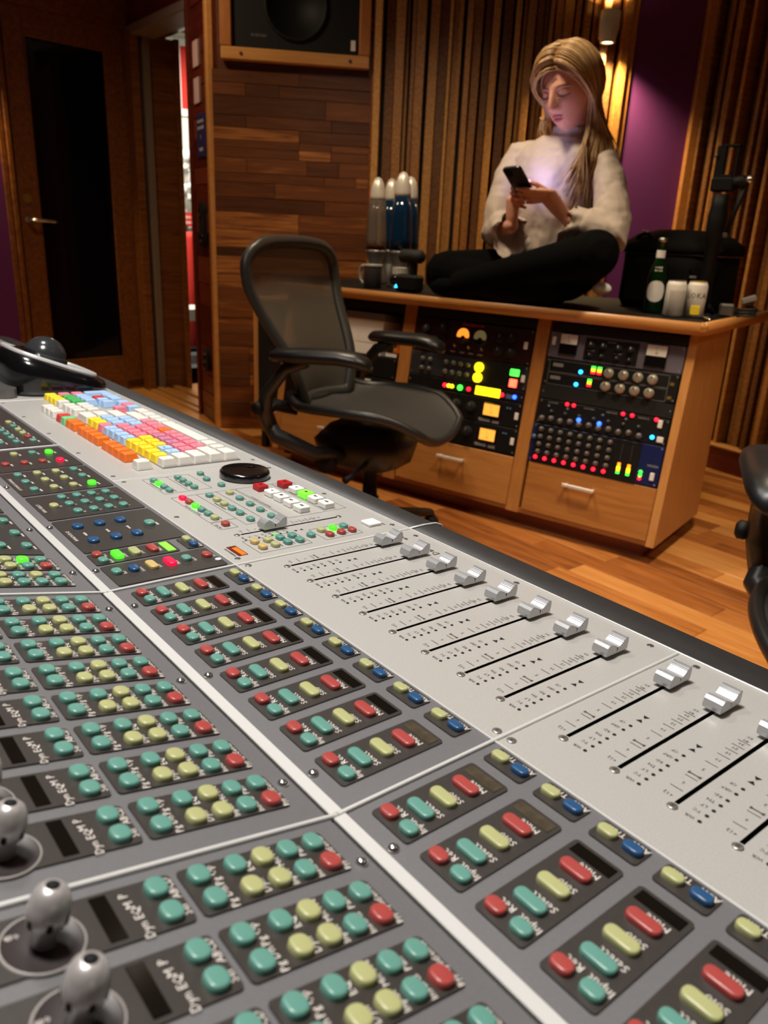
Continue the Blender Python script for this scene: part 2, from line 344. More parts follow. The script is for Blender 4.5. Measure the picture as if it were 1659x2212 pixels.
# plank clad soffit front with the built in loudspeaker
MP, LP = wallframe(PL, PR)
wp = MB().box((LP / 2, HTOP / 2, -.06), (LP, HTOP, .1)).build('wall_soffit', 'wall_plank', None, MP, kind='structure')
z = 0.; 
while z < 2.5:
    h = rnd.choice((.035, .045, .055, .07, .085)); x = .0
    while x < LP - .001:
        l = min(rnd.choice((.16, .3, .42, .55)), LP - x)
        if LP - x - l < .06: l = LP - x
        inside = z + h > 1.82 and x + l / 2 > .06 and x + l / 2 < .74
        if not inside: MB().box((x + l / 2, z + h / 2, -.002 + rnd.random() * .006), (l - .0015, h - .0015, .012), b=.001).build('plank', 'wall_plank', wp)
        x += l
    z += h
MB().box((LP + .012, 1.3, .006), (.03, 2.6, .04), b=.005).build('edge_batten', 'wall_plank', wp)
sp = thing('soffit_loudspeaker', 'black studio loudspeaker set into the plank wall behind a light wood frame', 'loudspeaker', MP @ T(.402, 2.22, 0))
MB().box((0, 0, .008), (.62, .74, .03)).build('baffle', 'matte_black', sp)
mb = MB(); mb.lathe([(.152, .024), (.152, .032), (.14, .034), (.135, .026), (.12, .018), (.06, .0), (.055, .006), (.03, .016), (.004, .02)], 32, 0, True, T(0, -.165, 0)); mb.build('woofer_cone', 'soft_black', sp)
MB().lathe([(.05, .024), (.05, .03), (.03, .03), (.012, .036)], 20, 0, True, T(0, .1, 0)).build('tweeter', 'gloss_black', sp)
for c_, d_ in (((0, -.385, .022), (.71, .055, .045)), ((-.33, 0, .022), (.055, .715, .045)), ((.33, 0, .022), (.055, .715, .045)), ((0, .385, .022), (.71, .055, .045))): MB().box(c_, d_, b=.005).build('frame_rail', 'oak' if d_[0] > .1 else 'oak_y', sp)
for k in (-.26, .26): MB().cyl(.008, 0, .003, 10, 0, T(k, -.385, .0445)).build('wood_plug', 'wall_plank', sp)
mb = MB(); mb.marks(-.175, -.3, .075, .017, z=.0242, n=7); mb.build('lettering', 'steel_grey', sp, kind='stuff')
MB().box((.275, -.315, .026), (.022, .045, .006), b=.001).build('badge', 'white_cloth', sp)
# slatted diffuser walls
def slats(name, a, b, seed):
    M, L = wallframe(a, b); rr = random.Random(seed)
    wl = MB().box((L / 2, HTOP / 2, -.1), (L, HTOP, .08)).build(name, 'matte_black', None, M, kind='structure'); x = .012; last = 0
    while x < L - .012:
        w_ = rr.choice((.016, .02, .026, .034, .045)); dp = rr.choice((.03, .05, .075, .1))
        if abs(dp - last) < .01: dp = .09 if dp < .06 else .03
        last = dp; x2 = min(x + w_, L - .006)
        MB().box(((x + x2) / 2, 1.36, -.06 + dp / 2), (x2 - x, 2.48, dp), b=.0025).build('slat', 'slat_wood', wl); x = x2 + rr.choice((.002, .004, .012, .018))
    return wl, M, L
wa, MA, LA = slats('wall_back_slats', PR, Q, 11)
slab('wall_back_purple', Q, SS, 0, HTOP, .06, 'purple_paint')
Mq, Lq = wallframe(Q, SS)
MB().box((.0, 1.36, .0), (.05, 2.5, .024), b=.004).build('trim_2', 'oak_v', None, Mq, kind='structure'); MB().box((Lq - .004, 1.36, .02), (.05, 2.5, .05), b=.004).build('trim_3', 'oak_v', None, Mq, kind='structure')
SB = SS + (LB - SS).normalized() * 2.2
wb, MBk, LBk = slats('wall_back_slats_far', SS, SB, 5)
slab('wall_back_plain', SB, LB, 0, HTOP, .06, 'purple_paint')
MB().box((LBk / 2, .06, .035), (LBk, .12, .03), b=.003).build('baseboard_back', 'red_plank', None, MBk, kind='structure')
MB().box((LBk / 2, .127, .03), (LBk, .014, .06), b=.003).build('trim_4', 'oak', None, MBk, kind='structure')
MB().box((LA / 2, .06, .035), (LA, .12, .03), b=.003).build('baseboard_slats', 'red_plank', None, MA, kind='structure')
slab('wall_left', LB, Vector((-2.6, 2.7, 0)), 0, HTOP, .08, 'purple_paint'); slab('wall_front', Vector((-2.6, 2.7, 0)), E0 + DWd * 3.6, 0, HTOP, .08, 'wall_plank')
# unseen ceiling fixtures, added to go with the downlight lamps
dl0 = None
for i_, (a_, b_, p_, c_, s_, an_) in enumerate(DOWN):
    t_ = thing('added_downlight', 'unseen recessed ceiling downlight, added ' + DOWNL[i_], 'downlight', T(a_[0], a_[1], HTOP), 'added ceiling downlights')
    if dl0 is None:
        dl0 = (MB().lathe([(.05, -.001), (.085, -.001), (.085, -.012), (.06, -.014), (.05, -.004)], 24, cap=(False, False)).mesh('trim_ring', 'white_paint'), MB().cyl(.05, -.006, -.002, 24).mesh('bulb', mat('bulb', (255, 236, 210), .5, 0, 4)))
    obj('trim_ring', dl0[0], t_); obj('bulb', dl0[1], t_)
# wall sconces: one on the slats beside the purple paint, its twin on the purple wall by the glazed door
mat('lamp_glow', (255, 240, 205), .5, 0, 14, (255, 232, 180))
def sconce(Mw, x, z, lab, pw):
    sc = thing('wall_sconce', lab, 'lamp', Mw @ T(x, z, .06), 'wall sconces'); RXm = RX(-90)
    MB().lathe([(.03, .056), (.045, .058), (.045, -.01), (.036, -.052), (.034, -.07), (.028, -.072), (.026, -.062)], 24, 0, True, T(0, 0, .05) @ RXm, cap=(True, False)).build('housing', 'white_paint', sc)
    MB().box((0, 0, -.03), (.05, .07, .09), b=.004).build('mount', 'white_paint', sc)
    MB().cyl(.0255, -.066, -.062, 20, 0, T(0, 0, .05) @ RXm).build('lower_lens', 'lamp_glow', sc); MB().cyl(.03, .0575, .0585, 20, 0, T(0, 0, .05) @ RXm).build('upper_lens', 'lamp_glow', sc)
    pu = Mw @ Vector((x, z, .11))
    lamp('SPOT', 'sconce_lamp_down', pu + Vector((0, 0, -.08)), pu + (Mw.to_3x3() @ Vector((.0, -1, -.12))), pw, (1, .74, .34), .02, angle=125, blend=.8)
    lamp('SPOT', 'sconce_lamp_up', pu + Vector((0, 0, .075)), pu + (Mw.to_3x3() @ Vector((.0, 1, -.14))), pw, (1, .74, .34), .02, angle=125, blend=.8)
sconce(MA, 1.107, 2.015, 'white cylindrical up-and-down wall lamp on the slats beside the purple paint', 62)
Mw, Lw = wallframe(E0 + DWd * 3.6, E0); sconce(Mw, Lw - .45, 2.015, 'white cylindrical up-and-down wall lamp on the purple wall by the glazed door', 40)
# hall lamp and the things seen through the gap
lamp('AREA', 'hall_lamp', (5.9, -2.7, 2.55), (5.9, -2.7, 0), 60, (1, .95, .82), .5)
t_ = thing('fire_sign', 'white notice with a red border hung high on the hall wall', 'sign', frame((6.86, -3.19, 2.3), (-.25, -.968, 0), (0, 0, 1), (-.968, .25, 0)))
MB().box((0, 0, 0), (.34, .62, .01)).build('board', 'white_cloth', t_); MB().box((.06, 0, .007), (.05, .5, .006)).build('border', 'red_cloth', t_)
t_ = thing('red_banner', 'tall red rolled banner standing in the bright hall', 'banner', T(6.05, -2.86, 0))
MB().lathe([(.055, .0), (.06, .35), (.055, .95), (.03, 1.0)], 14, 0).build('roll', 'red_cloth', t_); MB().box((0, 0, .02), (.2, .2, .04), b=.01).build('foot', 'soft_black', t_)
t_ = thing('hall_bundle', 'crumpled white plastic bundle hanging on the hall wall', 'bundle', T(6.6, -3.08, 1.18))
mb = MB(); rr = random.Random(8)
for i in range(46): mb.sph((rr.uniform(-.06, .06), rr.uniform(-.22, .22), rr.uniform(-.22, .55)), (.05, rr.uniform(.03, .07), rr.uniform(.03, .06)), 8, 6)
mb.build('plastic', 'white_cloth', t_, kind='stuff'); MB().tube([(0, 0, .55), (.1, 0, .6), (.3, 0, .6)], .01, 6).build('hook', 'chrome', t_)
t_ = thing('price_card', 'small red card with white print among the white hall bundle', 'card', frame((6.42, -3.02, 1.1), (-.25, -.968, 0), (0, 0, 1), (-.968, .25, 0)))
MB().box((0, 0, 0), (.16, .12, .006)).build('card', 'red_cloth', t_); MB().box((0, -.57, 0), (.02, 1.05, .01)).build('stand', 'chrome', t_); mb = MB(); mb.marks(0, .02, .11, .03, z=.004); mb.marks(0, -.025, .11, .03, z=.004); mb.build('lettering', 'ink_white', t_, kind='stuff')
t_ = thing('hall_stool', 'low white padded stool on black legs in the hall', 'stool', T(5.62, -2.64, 0))
MB().prism(rrect(.36, .36, .08), .33, .42).build('cushion', 'white_cloth', t_)
for a_ in (-.14, .14):
    for b_ in (-.14, .14): MB().tube([(a_, b_, 0), (a_ * .9, b_ * .9, .33)], .014, 8).build('leg', 'soft_black', t_)
# ------------------------------------------------------------------ mixing console
tA, dA, vH, OFF = .0369, .2004, .1444, .7946
mm = .001
M1 = frame((0, 0, OFF), (1, 0, 0), (0, math.cos(tA), math.sin(tA)), (0, -math.sin(tA), math.cos(tA)))
h0 = M1 @ Vector((0, vH, 0))
M2 = frame(h0, (1, 0, 0), (0, math.cos(tA + dA), math.sin(tA + dA)), (0, -math.sin(tA + dA), math.cos(tA + dA)))
CON = thing('mixing_console', 'large silver and grey studio mixing console with rows of coloured buttons and faders', 'mixing console', T(.5, .05, 0))
CI = CON.matrix_basis.inverted()
def cp(name, me, M, parent=None, **k): return obj(name, me, parent or CON, (CI @ M) if parent is None else M, **k)
# shared small meshes --------------------------------------------------
def btn(name, lx, lv, h, m, r=None):
    r = r or min(lx, lv) * .42; mb = MB()
    rings = []
    for s_, z in ((1.0, 0), (1.0, h * .55), (.95, h * .82), (.84, h * .96), (.7, h)):
        rings.append([(x * mm, y * mm, z * mm) for x, y in rrect(lx - (1 - s_) * min(lx, lv), lv - (1 - s_) * min(lx, lv), max(r * s_, .2), 3)])
    mb.loft(rings, 0, True, (False, True)); return mb.mesh(name, m)
BT = {}
def button(name, parent, x, v, lx, lv, m, h=3.0, M=None):
    k = (name, lx, lv, m, h)
    if k not in BT: BT[k] = btn(name, lx, lv, h, m)
    return obj(name, BT[k], parent, M or T(x * mm, v * mm, .0004))
def plate_mesh(x0, x1, v0, v1, extra=(), r=2.2, m='plate', pieces=None):
    mb = MB(); w_, h_ = x1 - x0, v1 - v0
    mb.prism([((x + (x0 + x1) / 2) * mm, (y + (v0 + v1) / 2) * mm) for x, y in rrect(w_, h_, r, 3)], -.0006, .0004, 0)
    return mb.mesh('channel_plate', [m])
def letters(parent, items, m='ink_white', z=.00056, me=None):
    if me is None:
        mb = MB()
        for (t_, x, v, s_) in items:
            if t_: mb.text(t_, x * mm, v * mm, s_ * mm, z=z)
            else: mb.marks(x * mm, v * mm, 8 * mm, s_ * .75 * mm, z=z)
        me = mb.mesh('lettering', m)
    obj('lettering', me, parent, kind='stuff'); return me
# fader cap
mb = MB()
prof = [(12.2, 2.6), (12.6, 5.2), (11.6, 8.6), (9.6, 10.4), (7.2, 10.6), (4.6, 9.4), (2.4, 7.6), (.6, 6.7), (-.6, 6.7), (-2.6, 7.3), (-4.6, 8.5), (-6.4, 9.8), (-6.4, 10.3), (-8.6, 11.2), (-8.6, 11.6), (-10.8, 12.1), (-12.2, 11.4), (-12.6, 8), (-12.0, 2.6)]
mb.loft([[(-6 * mm, v * mm, n * mm) for v, n in prof], [(6 * mm, v * mm, n * mm) for v, n in prof]], 0, False)
mb.box((0, 0, 1.5 * mm), (2 * mm, 6 * mm, 3 * mm), 1)
for sx_ in (-1, 1): mb.prism([(-.7 * mm, 6.75 * mm), (.7 * mm, 6.75 * mm), (0, 3.2 * mm)], 0, .12 * mm, 1, M=frame((sx_ * 6.0 * mm, 0, 0), (0, 1, 0), (0, 0, 1), (1, 0, 0)))
mb.box((0, 0, 6.72 * mm), (12 * mm, .7 * mm, .1 * mm), 1)
for vv, nn in ((-5.5, 9.2), (-7.5, 10.85), (-9.6, 11.95)): mb.box((0, vv * mm, nn * mm), (12.04 * mm, .35 * mm, .3 * mm), 2)
CAPM = mb.mesh('fader_cap', ['cap', 'black_slot', 'cap_side'])
# screws / rivets
mb = MB(); mb.lathe([(2.9 * mm, 0), (2.9 * mm, .5 * mm), (2.3 * mm, .8 * mm)], 14); mb.box((0, 0, .84 * mm), (2.6 * mm, .5 * mm, .12 * mm), 1); mb.box((0, 0, .84 * mm), (.5 * mm, 2.6 * mm, .12 * mm), 1); SCRM = mb.mesh('screw', ['screw', 'screw_hole'])
mb = MB(); mb.lathe([(2.6 * mm, 0), (2.6 * mm, .25 * mm), (1.7 * mm, .3 * mm)], 14); mb.cyl(1.3 * mm, .2 * mm, .34 * mm, 8, 1); HEXM = mb.mesh('screw', ['steel_grey', 'screw_hole'])
RIVM = MB().lathe([(3 * mm, 0), (3 * mm, .6 * mm), (2.5 * mm, 1.6 * mm), (1.3 * mm, 2.3 * mm), (.2 * mm, 2.5 * mm)], 14).mesh('rivet', 'chrome')
# fader print (scale + led row)
mb = MB(); Z = .0002
def tick(x0, x1, v, w_=.4): mb.box(((x0 + x1) / 2 * mm, v * mm, Z), ((x1 - x0) * mm, w_ * mm, .0001))
for v in (-15.5, -30, -51, -64, -73, -80.5, -87.5): tick(3.2, 10.6, v)
for t_, v in (('+12', -7.8), ('6', -22.5), ('5', -42.5), ('10', -58), ('15', -69), ('20', -77), ('30', -84.5), ('40', -90), ('60', -95)): mb.text(t_, 7 * mm, v * mm, 3.6 * mm, z=Z)
tick(3.2, 11, -33.8, .8); mb.add([(3.4 * mm, -32.4 * mm, Z), (3.4 * mm, -35.2 * mm, Z), (6.2 * mm, -33.8 * mm, Z)], [(0, 1, 2)]); mb.add([(10.8 * mm, -32.4 * mm, Z), (8.4 * mm, -33.8 * mm, Z), (10.8 * mm, -35.2 * mm, Z)], [(0, 1, 2)])
for t_, v in (('WR', -1), ('TC', -8), ('LT', -14.6), ('TM', -21.5), ('RD', -28.5), ('GRP', -37.4), ('CF', -44.6)):
    mb.text(t_, -9.2 * mm, v * mm, 3.3 * mm, z=Z); mb.cyl(1.15 * mm, 0, Z * 1.6, 8, 1, T(-14.4 * mm, v * mm, 0))
for v, s_ in ((-54.1, 1), (-60.6, -1)): mb.add([(-14.4 * mm - 2.1 * mm, (v + s_ * 1.1) * mm, Z), (-14.4 * mm + 2.1 * mm, (v + s_ * 1.1) * mm, Z), (-14.4 * mm, (v - s_ * 2.2) * mm, Z)], [(0, 1, 2) if s_ < 0 else (0, 2, 1)], 1)
FPR = mb.mesh('fader_scale', ['ink', 'black_slot'])
def xch(k): return -34.5 * k if k < 8 else -290.0 - 34.5 * (k - 8)
PLA = plate_mesh(-13.3, 13.3, 60, 129.2); PLT = plate_mesh(-13.3, 13.3, 37.4, 52.6)
PLB = plate_mesh(-13.6, 13.2, 15.8, 86); PLC = plate_mesh(-13.6, 13.2, 89, 166)
LCDM = MB().box((0, 65.6 * mm, .0005), (22 * mm, 7.2 * mm, .0006), b=.0002).mesh('display', 'lcd'); LCDU = LCDM.copy(); LCDU.materials[0] = MATS['lcd_used']
LCD2 = MB().box((0, 117.8 * mm, .0005), (23 * mm, 6.4 * mm, .0006), b=.0002).mesh('display', 'lcd')
mb = MB(); mb.lathe([(14 * mm, .0002), (14 * mm, .8 * mm), (13.2 * mm, .8 * mm)], 32, 1, cap=(False, False)); mb.lathe([(13.2 * mm, .8 * mm), (12.8 * mm, .45 * mm), (6 * mm, .5 * mm)], 28, 2, cap=(False, True))
mb.lathe([(4.3 * mm, .4 * mm), (4.1 * mm, 8 * mm), (6.6 * mm, 9 * mm), (7 * mm, 13 * mm), (6.6 * mm, 17.5 * mm), (5.4 * mm, 20.6 * mm), (3.4 * mm, 22.4 * mm), (2.4 * mm, 22.6 * mm)], 24, 0, cap=(True, False)); mb.lathe([(2.4 * mm, 22.6 * mm), (2.1 * mm, 21.9 * mm), (.2 * mm, 21.7 * mm)], 16, 3)
for k in range(6): mb.box((0, 0, 0), (1.0 * mm, 2.2 * mm, 3.6 * mm), 3, RZ(60 * k + 20) @ T(6.55 * mm, 0, 11.2 * mm), .0004)
mb.text('0dB', 8.6 * mm, -6 * mm, 3 * mm, 4, z=.0006)
ENC = mb.mesh('encoder_knob', ['knob_steel', 'ring', 'knob_base', 'matte_black', 'ink_white'])
lm = {}
def module(x0, x1, chans):
    sil = MB(); holed(sil, x0 * mm, x1 * mm, -154.5 * mm, 35 * mm, -.008, 0, [((xch(k) - 1.3) * mm, (xch(k) + 1.3) * mm, -112 * mm, -4 * mm) for k in chans])
    fp = cp('fader_panel', sil.mesh('fader_panel', ['silver', 'black_slot']), M1)
    for k in chans:
        x = xch(k) * mm
        obj('fader_cap', CAPM, fp, T(x, (-111.5 + (2.5 if k == 0 else 0)) * mm, 0)); obj('screw', SCRM, fp, T(x, 0, 0) @ RZ(20 + 37 * k)); obj('screw', SCRM, fp, T(x, -114.4 * mm, 0)); obj('fader_scale', FPR, fp, T(x, 0, 0), kind='stuff')
    for i in range(3): obj('screw', HEXM, fp, T((x0 + 18 + i * (x1 - x0 - 36) / 2) * mm, -147.5 * mm, 0)); 
    for xx in (x0 + 5.5, x1 - 5.5): obj('screw', SCRM, fp, T(xx * mm, 27 * mm, 0) @ RZ(33))
    g = MB().box(((x0 + x1) / 2 * mm, 87 * mm, -.0045), ((x1 - x0) * mm, 104 * mm, .008)); gp = cp('button_panel', g.mesh('button_panel', ['grey_panel']), M1)
    for i in range(3): obj('rivet', RIVM, gp, T((x0 + 32 + i * (x1 - x0 - 64) / 2) * mm, 135.4 * mm, -.0005))
    for k in chans:
        M = M1 @ T(xch(k) * mm, 0, 0)
        p = cp('channel_plate', PLA, M)
        for n_, bx, bv, lx, m_ in (('mute_button', 0, 78.4, 16, 'red_btn'), ('solo_button', 0, 93.8, 16, 'lime'), ('select_button', 0, 108.9, 16, 'teal'), ('record_button', 6.8, 122.7, 10, 'red_btn'), ('input_button', -7, 122.5, 10, 'teal')): button(n_, p, bx, bv, lx, 7.4, m_)
        obj('display', LCDU if k in (7, 8, 9, 14) else LCDM, p)
        lm['a'] = letters(p, [('Mute', -3, 72.6, 5.4), ('Solo', -3, 88, 5.4), ('Select', -3, 103.1, 5.4), ('Rec', 5, 117, 5.4), ('Input', -7, 117, 5.4)], me=lm.get('a'))
        p = cp('automation_plate', PLT, M); button('trim_button', p, 6.8, 45.2, 10.4, 6.6, 'lime'); button('auto_button', p, -7, 45.2, 10.4, 6.6, 'blue_btn')
        lm['t'] = letters(p, [('Trim', 4.8, 40.2, 5), ('Auto', -8.2, 40.2, 5)], me=lm.get('t'))
    # tilted upper section
    g = MB().box(((x0 + x1) / 2 * mm, 106 * mm, -.0045), ((x1 - x0) * mm, 204 * mm, .008)); up_ = cp('upper_panel', g.mesh('upper_panel', ['grey_panel']), M2)
    for i in range(3): obj('rivet', RIVM, up_, T((x0 + 32 + i * (x1 - x0 - 64) / 2) * mm, 9.2 * mm, -.0005))
    for k in chans:
        M = M2 @ T(xch(k) * mm, 0, 0); p = cp('assign_plate', PLB, M)
        for n_, bx, bv, m_ in (('sends_button', 6.6, 23.6, 'teal'), ('bypass_button', -7.2, 23.6, 'red_btn'), ('pan_button', 6.6, 37, 'teal'), ('inserts_button', -7.2, 37, 'teal'), ('mic_button', 6.6, 49.6, 'lime'), ('line_button', -7.2, 49.6, 'lime'), ('eq_button', 6.6, 62.6, 'teal'), ('dynamics_button', -7.2, 62.6, 'lime'), ('page_up_button', 6.6, 79, 'teal'), ('page_down_button', -7.2, 79, 'teal')):
            button(n_, p, bx, bv, 10, 8.6, m_)
        lm['b'] = letters(p, [('Sends', 5.4, 18, 4.4), ('Byp-split', -6.2, 18, 4.1), ('Pan', 4.6, 31.4, 4.6), ('Inserts', -7, 31.4, 4.4), ('Mic Pre', 6, 44, 4.2), ('Input', -7.6, 44, 4.6), ('EQ', 5, 57, 4.8), ('Dyn', -7.6, 57, 4.8), ('Pg Up', 5.4, 72.7, 5), ('Pg Dn', -7.6, 72.7, 5)], me=lm.get('b'))
        p = cp('encoder_plate', PLC, M); button('bank_button', p, 6.4, 97, 10, 8.6, 'teal'); button('select_page_button', p, -7.2, 97, 10, 8.6, 'teal'); obj('display', LCD2, p); obj('encoder_knob', ENC, p, T(-2 * mm, 140.5 * mm, 0) @ RZ(11 * k))
        lm['c'] = letters(p, [('ABCD', 5.4, 90.9, 4.6), ('Sel', -7.2, 90.9, 4.8), ('Dyn EQ', -6.6, 107.6, 5), ('M', 3, 108.6, 5), ('P', 8.4, 109, 5)], me=lm.get('c'))
module(-269.5, 22.6, range(0, 8)); module(-562, -269.5, range(8, 16))
# ---- centre section, fader-side silver panels
holes = [(83.2 * mm, 85.8 * mm, -112 * mm, -4 * mm)]
mb = MB(); holed(mb, 22.6 * mm, 293 * mm, -154.5 * mm, 35 * mm, -.008, 0, holes); tp = cp('transport_panel', mb.mesh('transport_panel', ['silver', 'black_slot']), M1)
obj('fader_cap', CAPM, tp, T(84.5 * mm, -37 * mm, 0)); obj('screw', SCRM, tp, T(84.5 * mm, 0, 0)); obj('screw', SCRM, tp, T(84.5 * mm, -114.4 * mm, 0)); obj('fader_scale', FPR, tp, T(84.5 * mm, 0, 0), kind='stuff')
mb = MB(); mb.lathe([(27 * mm, .3 * mm), (28.5 * mm, 1.5 * mm), (28.5 * mm, 7 * mm), (26.5 * mm, 9.5 * mm), (25.5 * mm, 9.2 * mm), (10 * mm, 8.6 * mm), (.5 * mm, 8.5 * mm)], 40); mb.lathe([(6 * mm, 8.9 * mm), (5 * mm, 8.3 * mm), (.3 * mm, 7.9 * mm)], 16, 0, True, T(9 * mm, -14 * mm, 0)); obj('jog_wheel', mb.mesh('jog_wheel', 'gloss_black'), tp, T(248 * mm, -100.5 * mm, 0))
tb = [('function_button', x, v, m_) for x, v, m_ in ((202.7, -3, 'lit_red'), (188.6, -3.3, 'red_btn'), (174.5, -3.3, 'lit_green'), (161, -3.3, 'teal'), (147.3, -3.3, 'teal'), (134, -3.3, 'lime'), (199.7, -31.4, 'teal'), (183.2, -31.4, 'lime'), (167.6, -31.4, 'lime'), (151.4, -31.4, 'teal'), (135.2, -31.4, 'teal'), (114.8, -31.4, 'teal'),
      (198.6, -54.4, 'lime'), (177.2, -54.4, 'teal'), (155.8, -54.4, 'teal'), (135.2, -54.4, 'teal'), (114, -54.4, 'teal'), (273.5, -2.7, 'teal'), (260, -2.7, 'lit_green'), (246.7, -2.7, 'teal'), (233.4, -2.7, 'teal'), (273.6, -30.8, 'teal'), (260.2, -30.8, 'teal'), (246.6, -30.8, 'teal'), (233.1, -30.8, 'teal'), (277.2, -60, 'teal'), (254, -56, 'teal'), (228, -60.3, 'teal'), (113.4, -3.7, 'red_btn'),
      (59.9, -4, 'amber_btn'), (45.6, -3.8, 'amber_btn'), (58.2, -16.3, 'lime'), (45, -16.3, 'lime'), (58.2, -29.5, 'teal'), (45.4, -29.5, 'teal'), (57.6, -41.8, 'teal'), (44.6, -41.8, 'teal'), (50.7, -58.2, 'teal'), (57.4, -74.4, 'lime'), (57.1, -87.8, 'lit_green'), (56.9, -100.3, 'teal'), (44, -74.8, 'red_btn'), (44, -88.2, 'red_btn'), (44, -100.8, 'red_btn'))]
for n_, x, v, m_ in tb: button(n_, tp, x, v, 9.4, 7.2, m_, 3.2)
def sq(name, x, v, m_, sym):
    k = ('sq', m_)
    if k not in BT: BT[k] = MB().box((0, 0, 3.2 * mm), (14 * mm, 12.5 * mm, 6.4 * mm), b=.0009).mesh(name, m_)
    b_ = obj(name, BT[k], tp, T(x * mm, v * mm, 0)); mb = MB(); z = 6.5 * mm; s_ = 2.2 * mm
    tri = lambda ox, d: mb.add([(ox - d * s_ * .7, -s_, z), (ox - d * s_ * .7, s_, z), (ox + d * s_ * .9, 0, z)], [(0, 1, 2) if d < 0 else (0, 2, 1)])
    if sym == 'rec': mb.cyl(s_, z - .0001, z, 12)
    elif sym == 'stop': mb.box((0, 0, z), (s_ * 1.7, s_ * 1.7, .0001))
    elif sym == 'play': tri(0, 1)
    elif sym == 'rew': tri(-.5 * s_, -1); tri(.8 * s_, -1)
    else: tri(-.8 * s_, 1); tri(.5 * s_, 1)
    return SYM.append((mb, x, v))
SYM = []
mat('btn_white', (236, 234, 228), .45); mat('btn_red', (176, 18, 26), .4); mat('btn_green', (120, 230, 60), .4, 0, .8, (110, 240, 40))
for x, v, m_, sy in ((197, -91.2, 'btn_red', 'rec'), (195.6, -121, 'btn_red', 'rec'), (172, -121, 'btn_white', 'play'), (153, -121, 'btn_green', 'stop'), (135, -121, 'btn_white', 'rew'), (115.8, -121, 'btn_white', 'ff'), (173, -91, 'btn_white', 'play'), (154.6, -91, 'btn_white', 'stop'), (135.4, -91, 'btn_white', 'rew'), (116.6, -91, 'btn_white', 'ff')): sq('transport_button', x, v, m_, sy)
for mb, x, v in SYM: mb.build('button_symbol', 'matte_black', tp, T(x * mm, v * mm, 0), kind='stuff')
obj('transport_button', MB().box((0, 0, 1.6 * mm), (15 * mm, 15 * mm, 3.2 * mm), b=.0008).mesh('transport_button', 'btn_white'), tp, T(51.5 * mm, -130 * mm, 0))
MB().sph((184 * mm, -103.5 * mm, .4 * mm), 1.6 * mm, 8, 6).build('record_led', 'lit_red', tp); MB().cyl(1.5 * mm, 0, .8 * mm, 8, 0, T(70 * mm, -31 * mm, 0)).build('status_led', 'lit_green', tp)
mb = MB(); mb.box((50.4 * mm, 19 * mm, .0001), (23 * mm, 9 * mm, .0006)); mb.build('counter_window', mat('dark_amber', (96, 34, 16), .3), tp); MB().box((48.4 * mm, 18 * mm, .0005), (18 * mm, 4.5 * mm, .0004)).build('counter_digits', mat('lit_orange', (250, 90, 10), .4, 0, 1.2), tp)
# printed boxes and captions
mb = MB()
def outline(x0, x1, v0, v1, w_=.35):
    for c_, d_ in ((((x0 + x1) / 2, v0), (x1 - x0, w_)), (((x0 + x1) / 2, v1), (x1 - x0, w_)), ((x0, (v0 + v1) / 2), (w_, v1 - v0)), ((x1, (v0 + v1) / 2), (w_, v1 - v0))): mb.box((c_[0] * mm, c_[1] * mm, .00015), (d_[0] * mm, d_[1] * mm, .0001))
outline(226, 284, -22, 6); outline(226, 284, -48, -22); outline(126, 211, -22, 6); outline(106, 211, -45, -22); outline(104, 211, -66, -45); outline(104, 211, -112, -68); outline(104, 211, -138, -114); outline(104, 124, -12, 6); outline(36, 68, -50, 4); outline(36, 66, -108, -66)
for t_, x, v, s_ in (('TRANSPORT MASTER', 166, 3.5, 3.6), ('MASTER', 113, 3.6, 3.4), ('TRANSPORT CONTROLS', 160, -70, 3.6), ('MACHINE CONTROLS', 160, -116, 3.6), ): mb.text(t_, x * mm, v * mm, s_ * mm, z=.0002)
for x, v, w_ in ((255, 3, 30), (255, -26, 30), (166, -26, 24), (50, 26, 20), (283, -66, 6), (268, -62, 10), (51, -141, 16)): mb.marks(x * mm, v * mm, w_ * mm, 2.3 * mm, z=.0002)
for i, x in enumerate((202, 188, 174, 161, 147, 134)): mb.marks(x * mm, -9.2 * mm, 7 * mm, 2 * mm, z=.0002)
for x, v in ((199, -37), (183, -37), (167, -37), (151, -37), (135, -37), (198, -60), (177, -60), (156, -60), (135, -60), (273, -9), (260, -9), (247, -9), (233, -9), (58, -22), (45, -22), (58, -35), (45, -35), (58, -47), (45, -47), (57, -80), (44, -80), (57, -93), (44, -94)): mb.marks(x * mm, v * mm, 7 * mm, 1.9 * mm, z=.0002)
mb.build('lettering', 'ink', tp, kind='stuff')
for x, v in ((270, -146), (154.9, -146), (40, -147.5), (285, 26), (155, 26), (35, 27)): obj('screw', HEXM, tp, T(x * mm, v * mm, 0))
mb = MB().box((525 * mm, -59.75 * mm, -.004), (464 * mm, 189.5 * mm, .008)); kt = cp('keyboard_panel', mb.mesh('keyboard_panel', ['silver']), M1)
for x in (310, 420, 530, 640, 745): obj('screw', HEXM, kt, T(x * mm, -147 * mm, 0)); obj('screw', HEXM, kt, T(x * mm, 28 * mm, 0))
mb = MB().box((1160 * mm, -59.75 * mm, -.004), (806 * mm, 189.5 * mm, .008)); sp_ = cp('side_panel', mb.mesh('side_panel', ['silver']), M1)
KN = MB().lathe([(6 * mm, 0), (6 * mm, 4 * mm), (5 * mm, 9 * mm), (3 * mm, 12 * mm)], 10).mesh('small_knob', 'steel_grey')
for i in range(9):
    for j in range(2): obj('small_knob', KN, sp_, T((1210 + i * 34) * mm, (-70 - j * 40) * mm, 0))
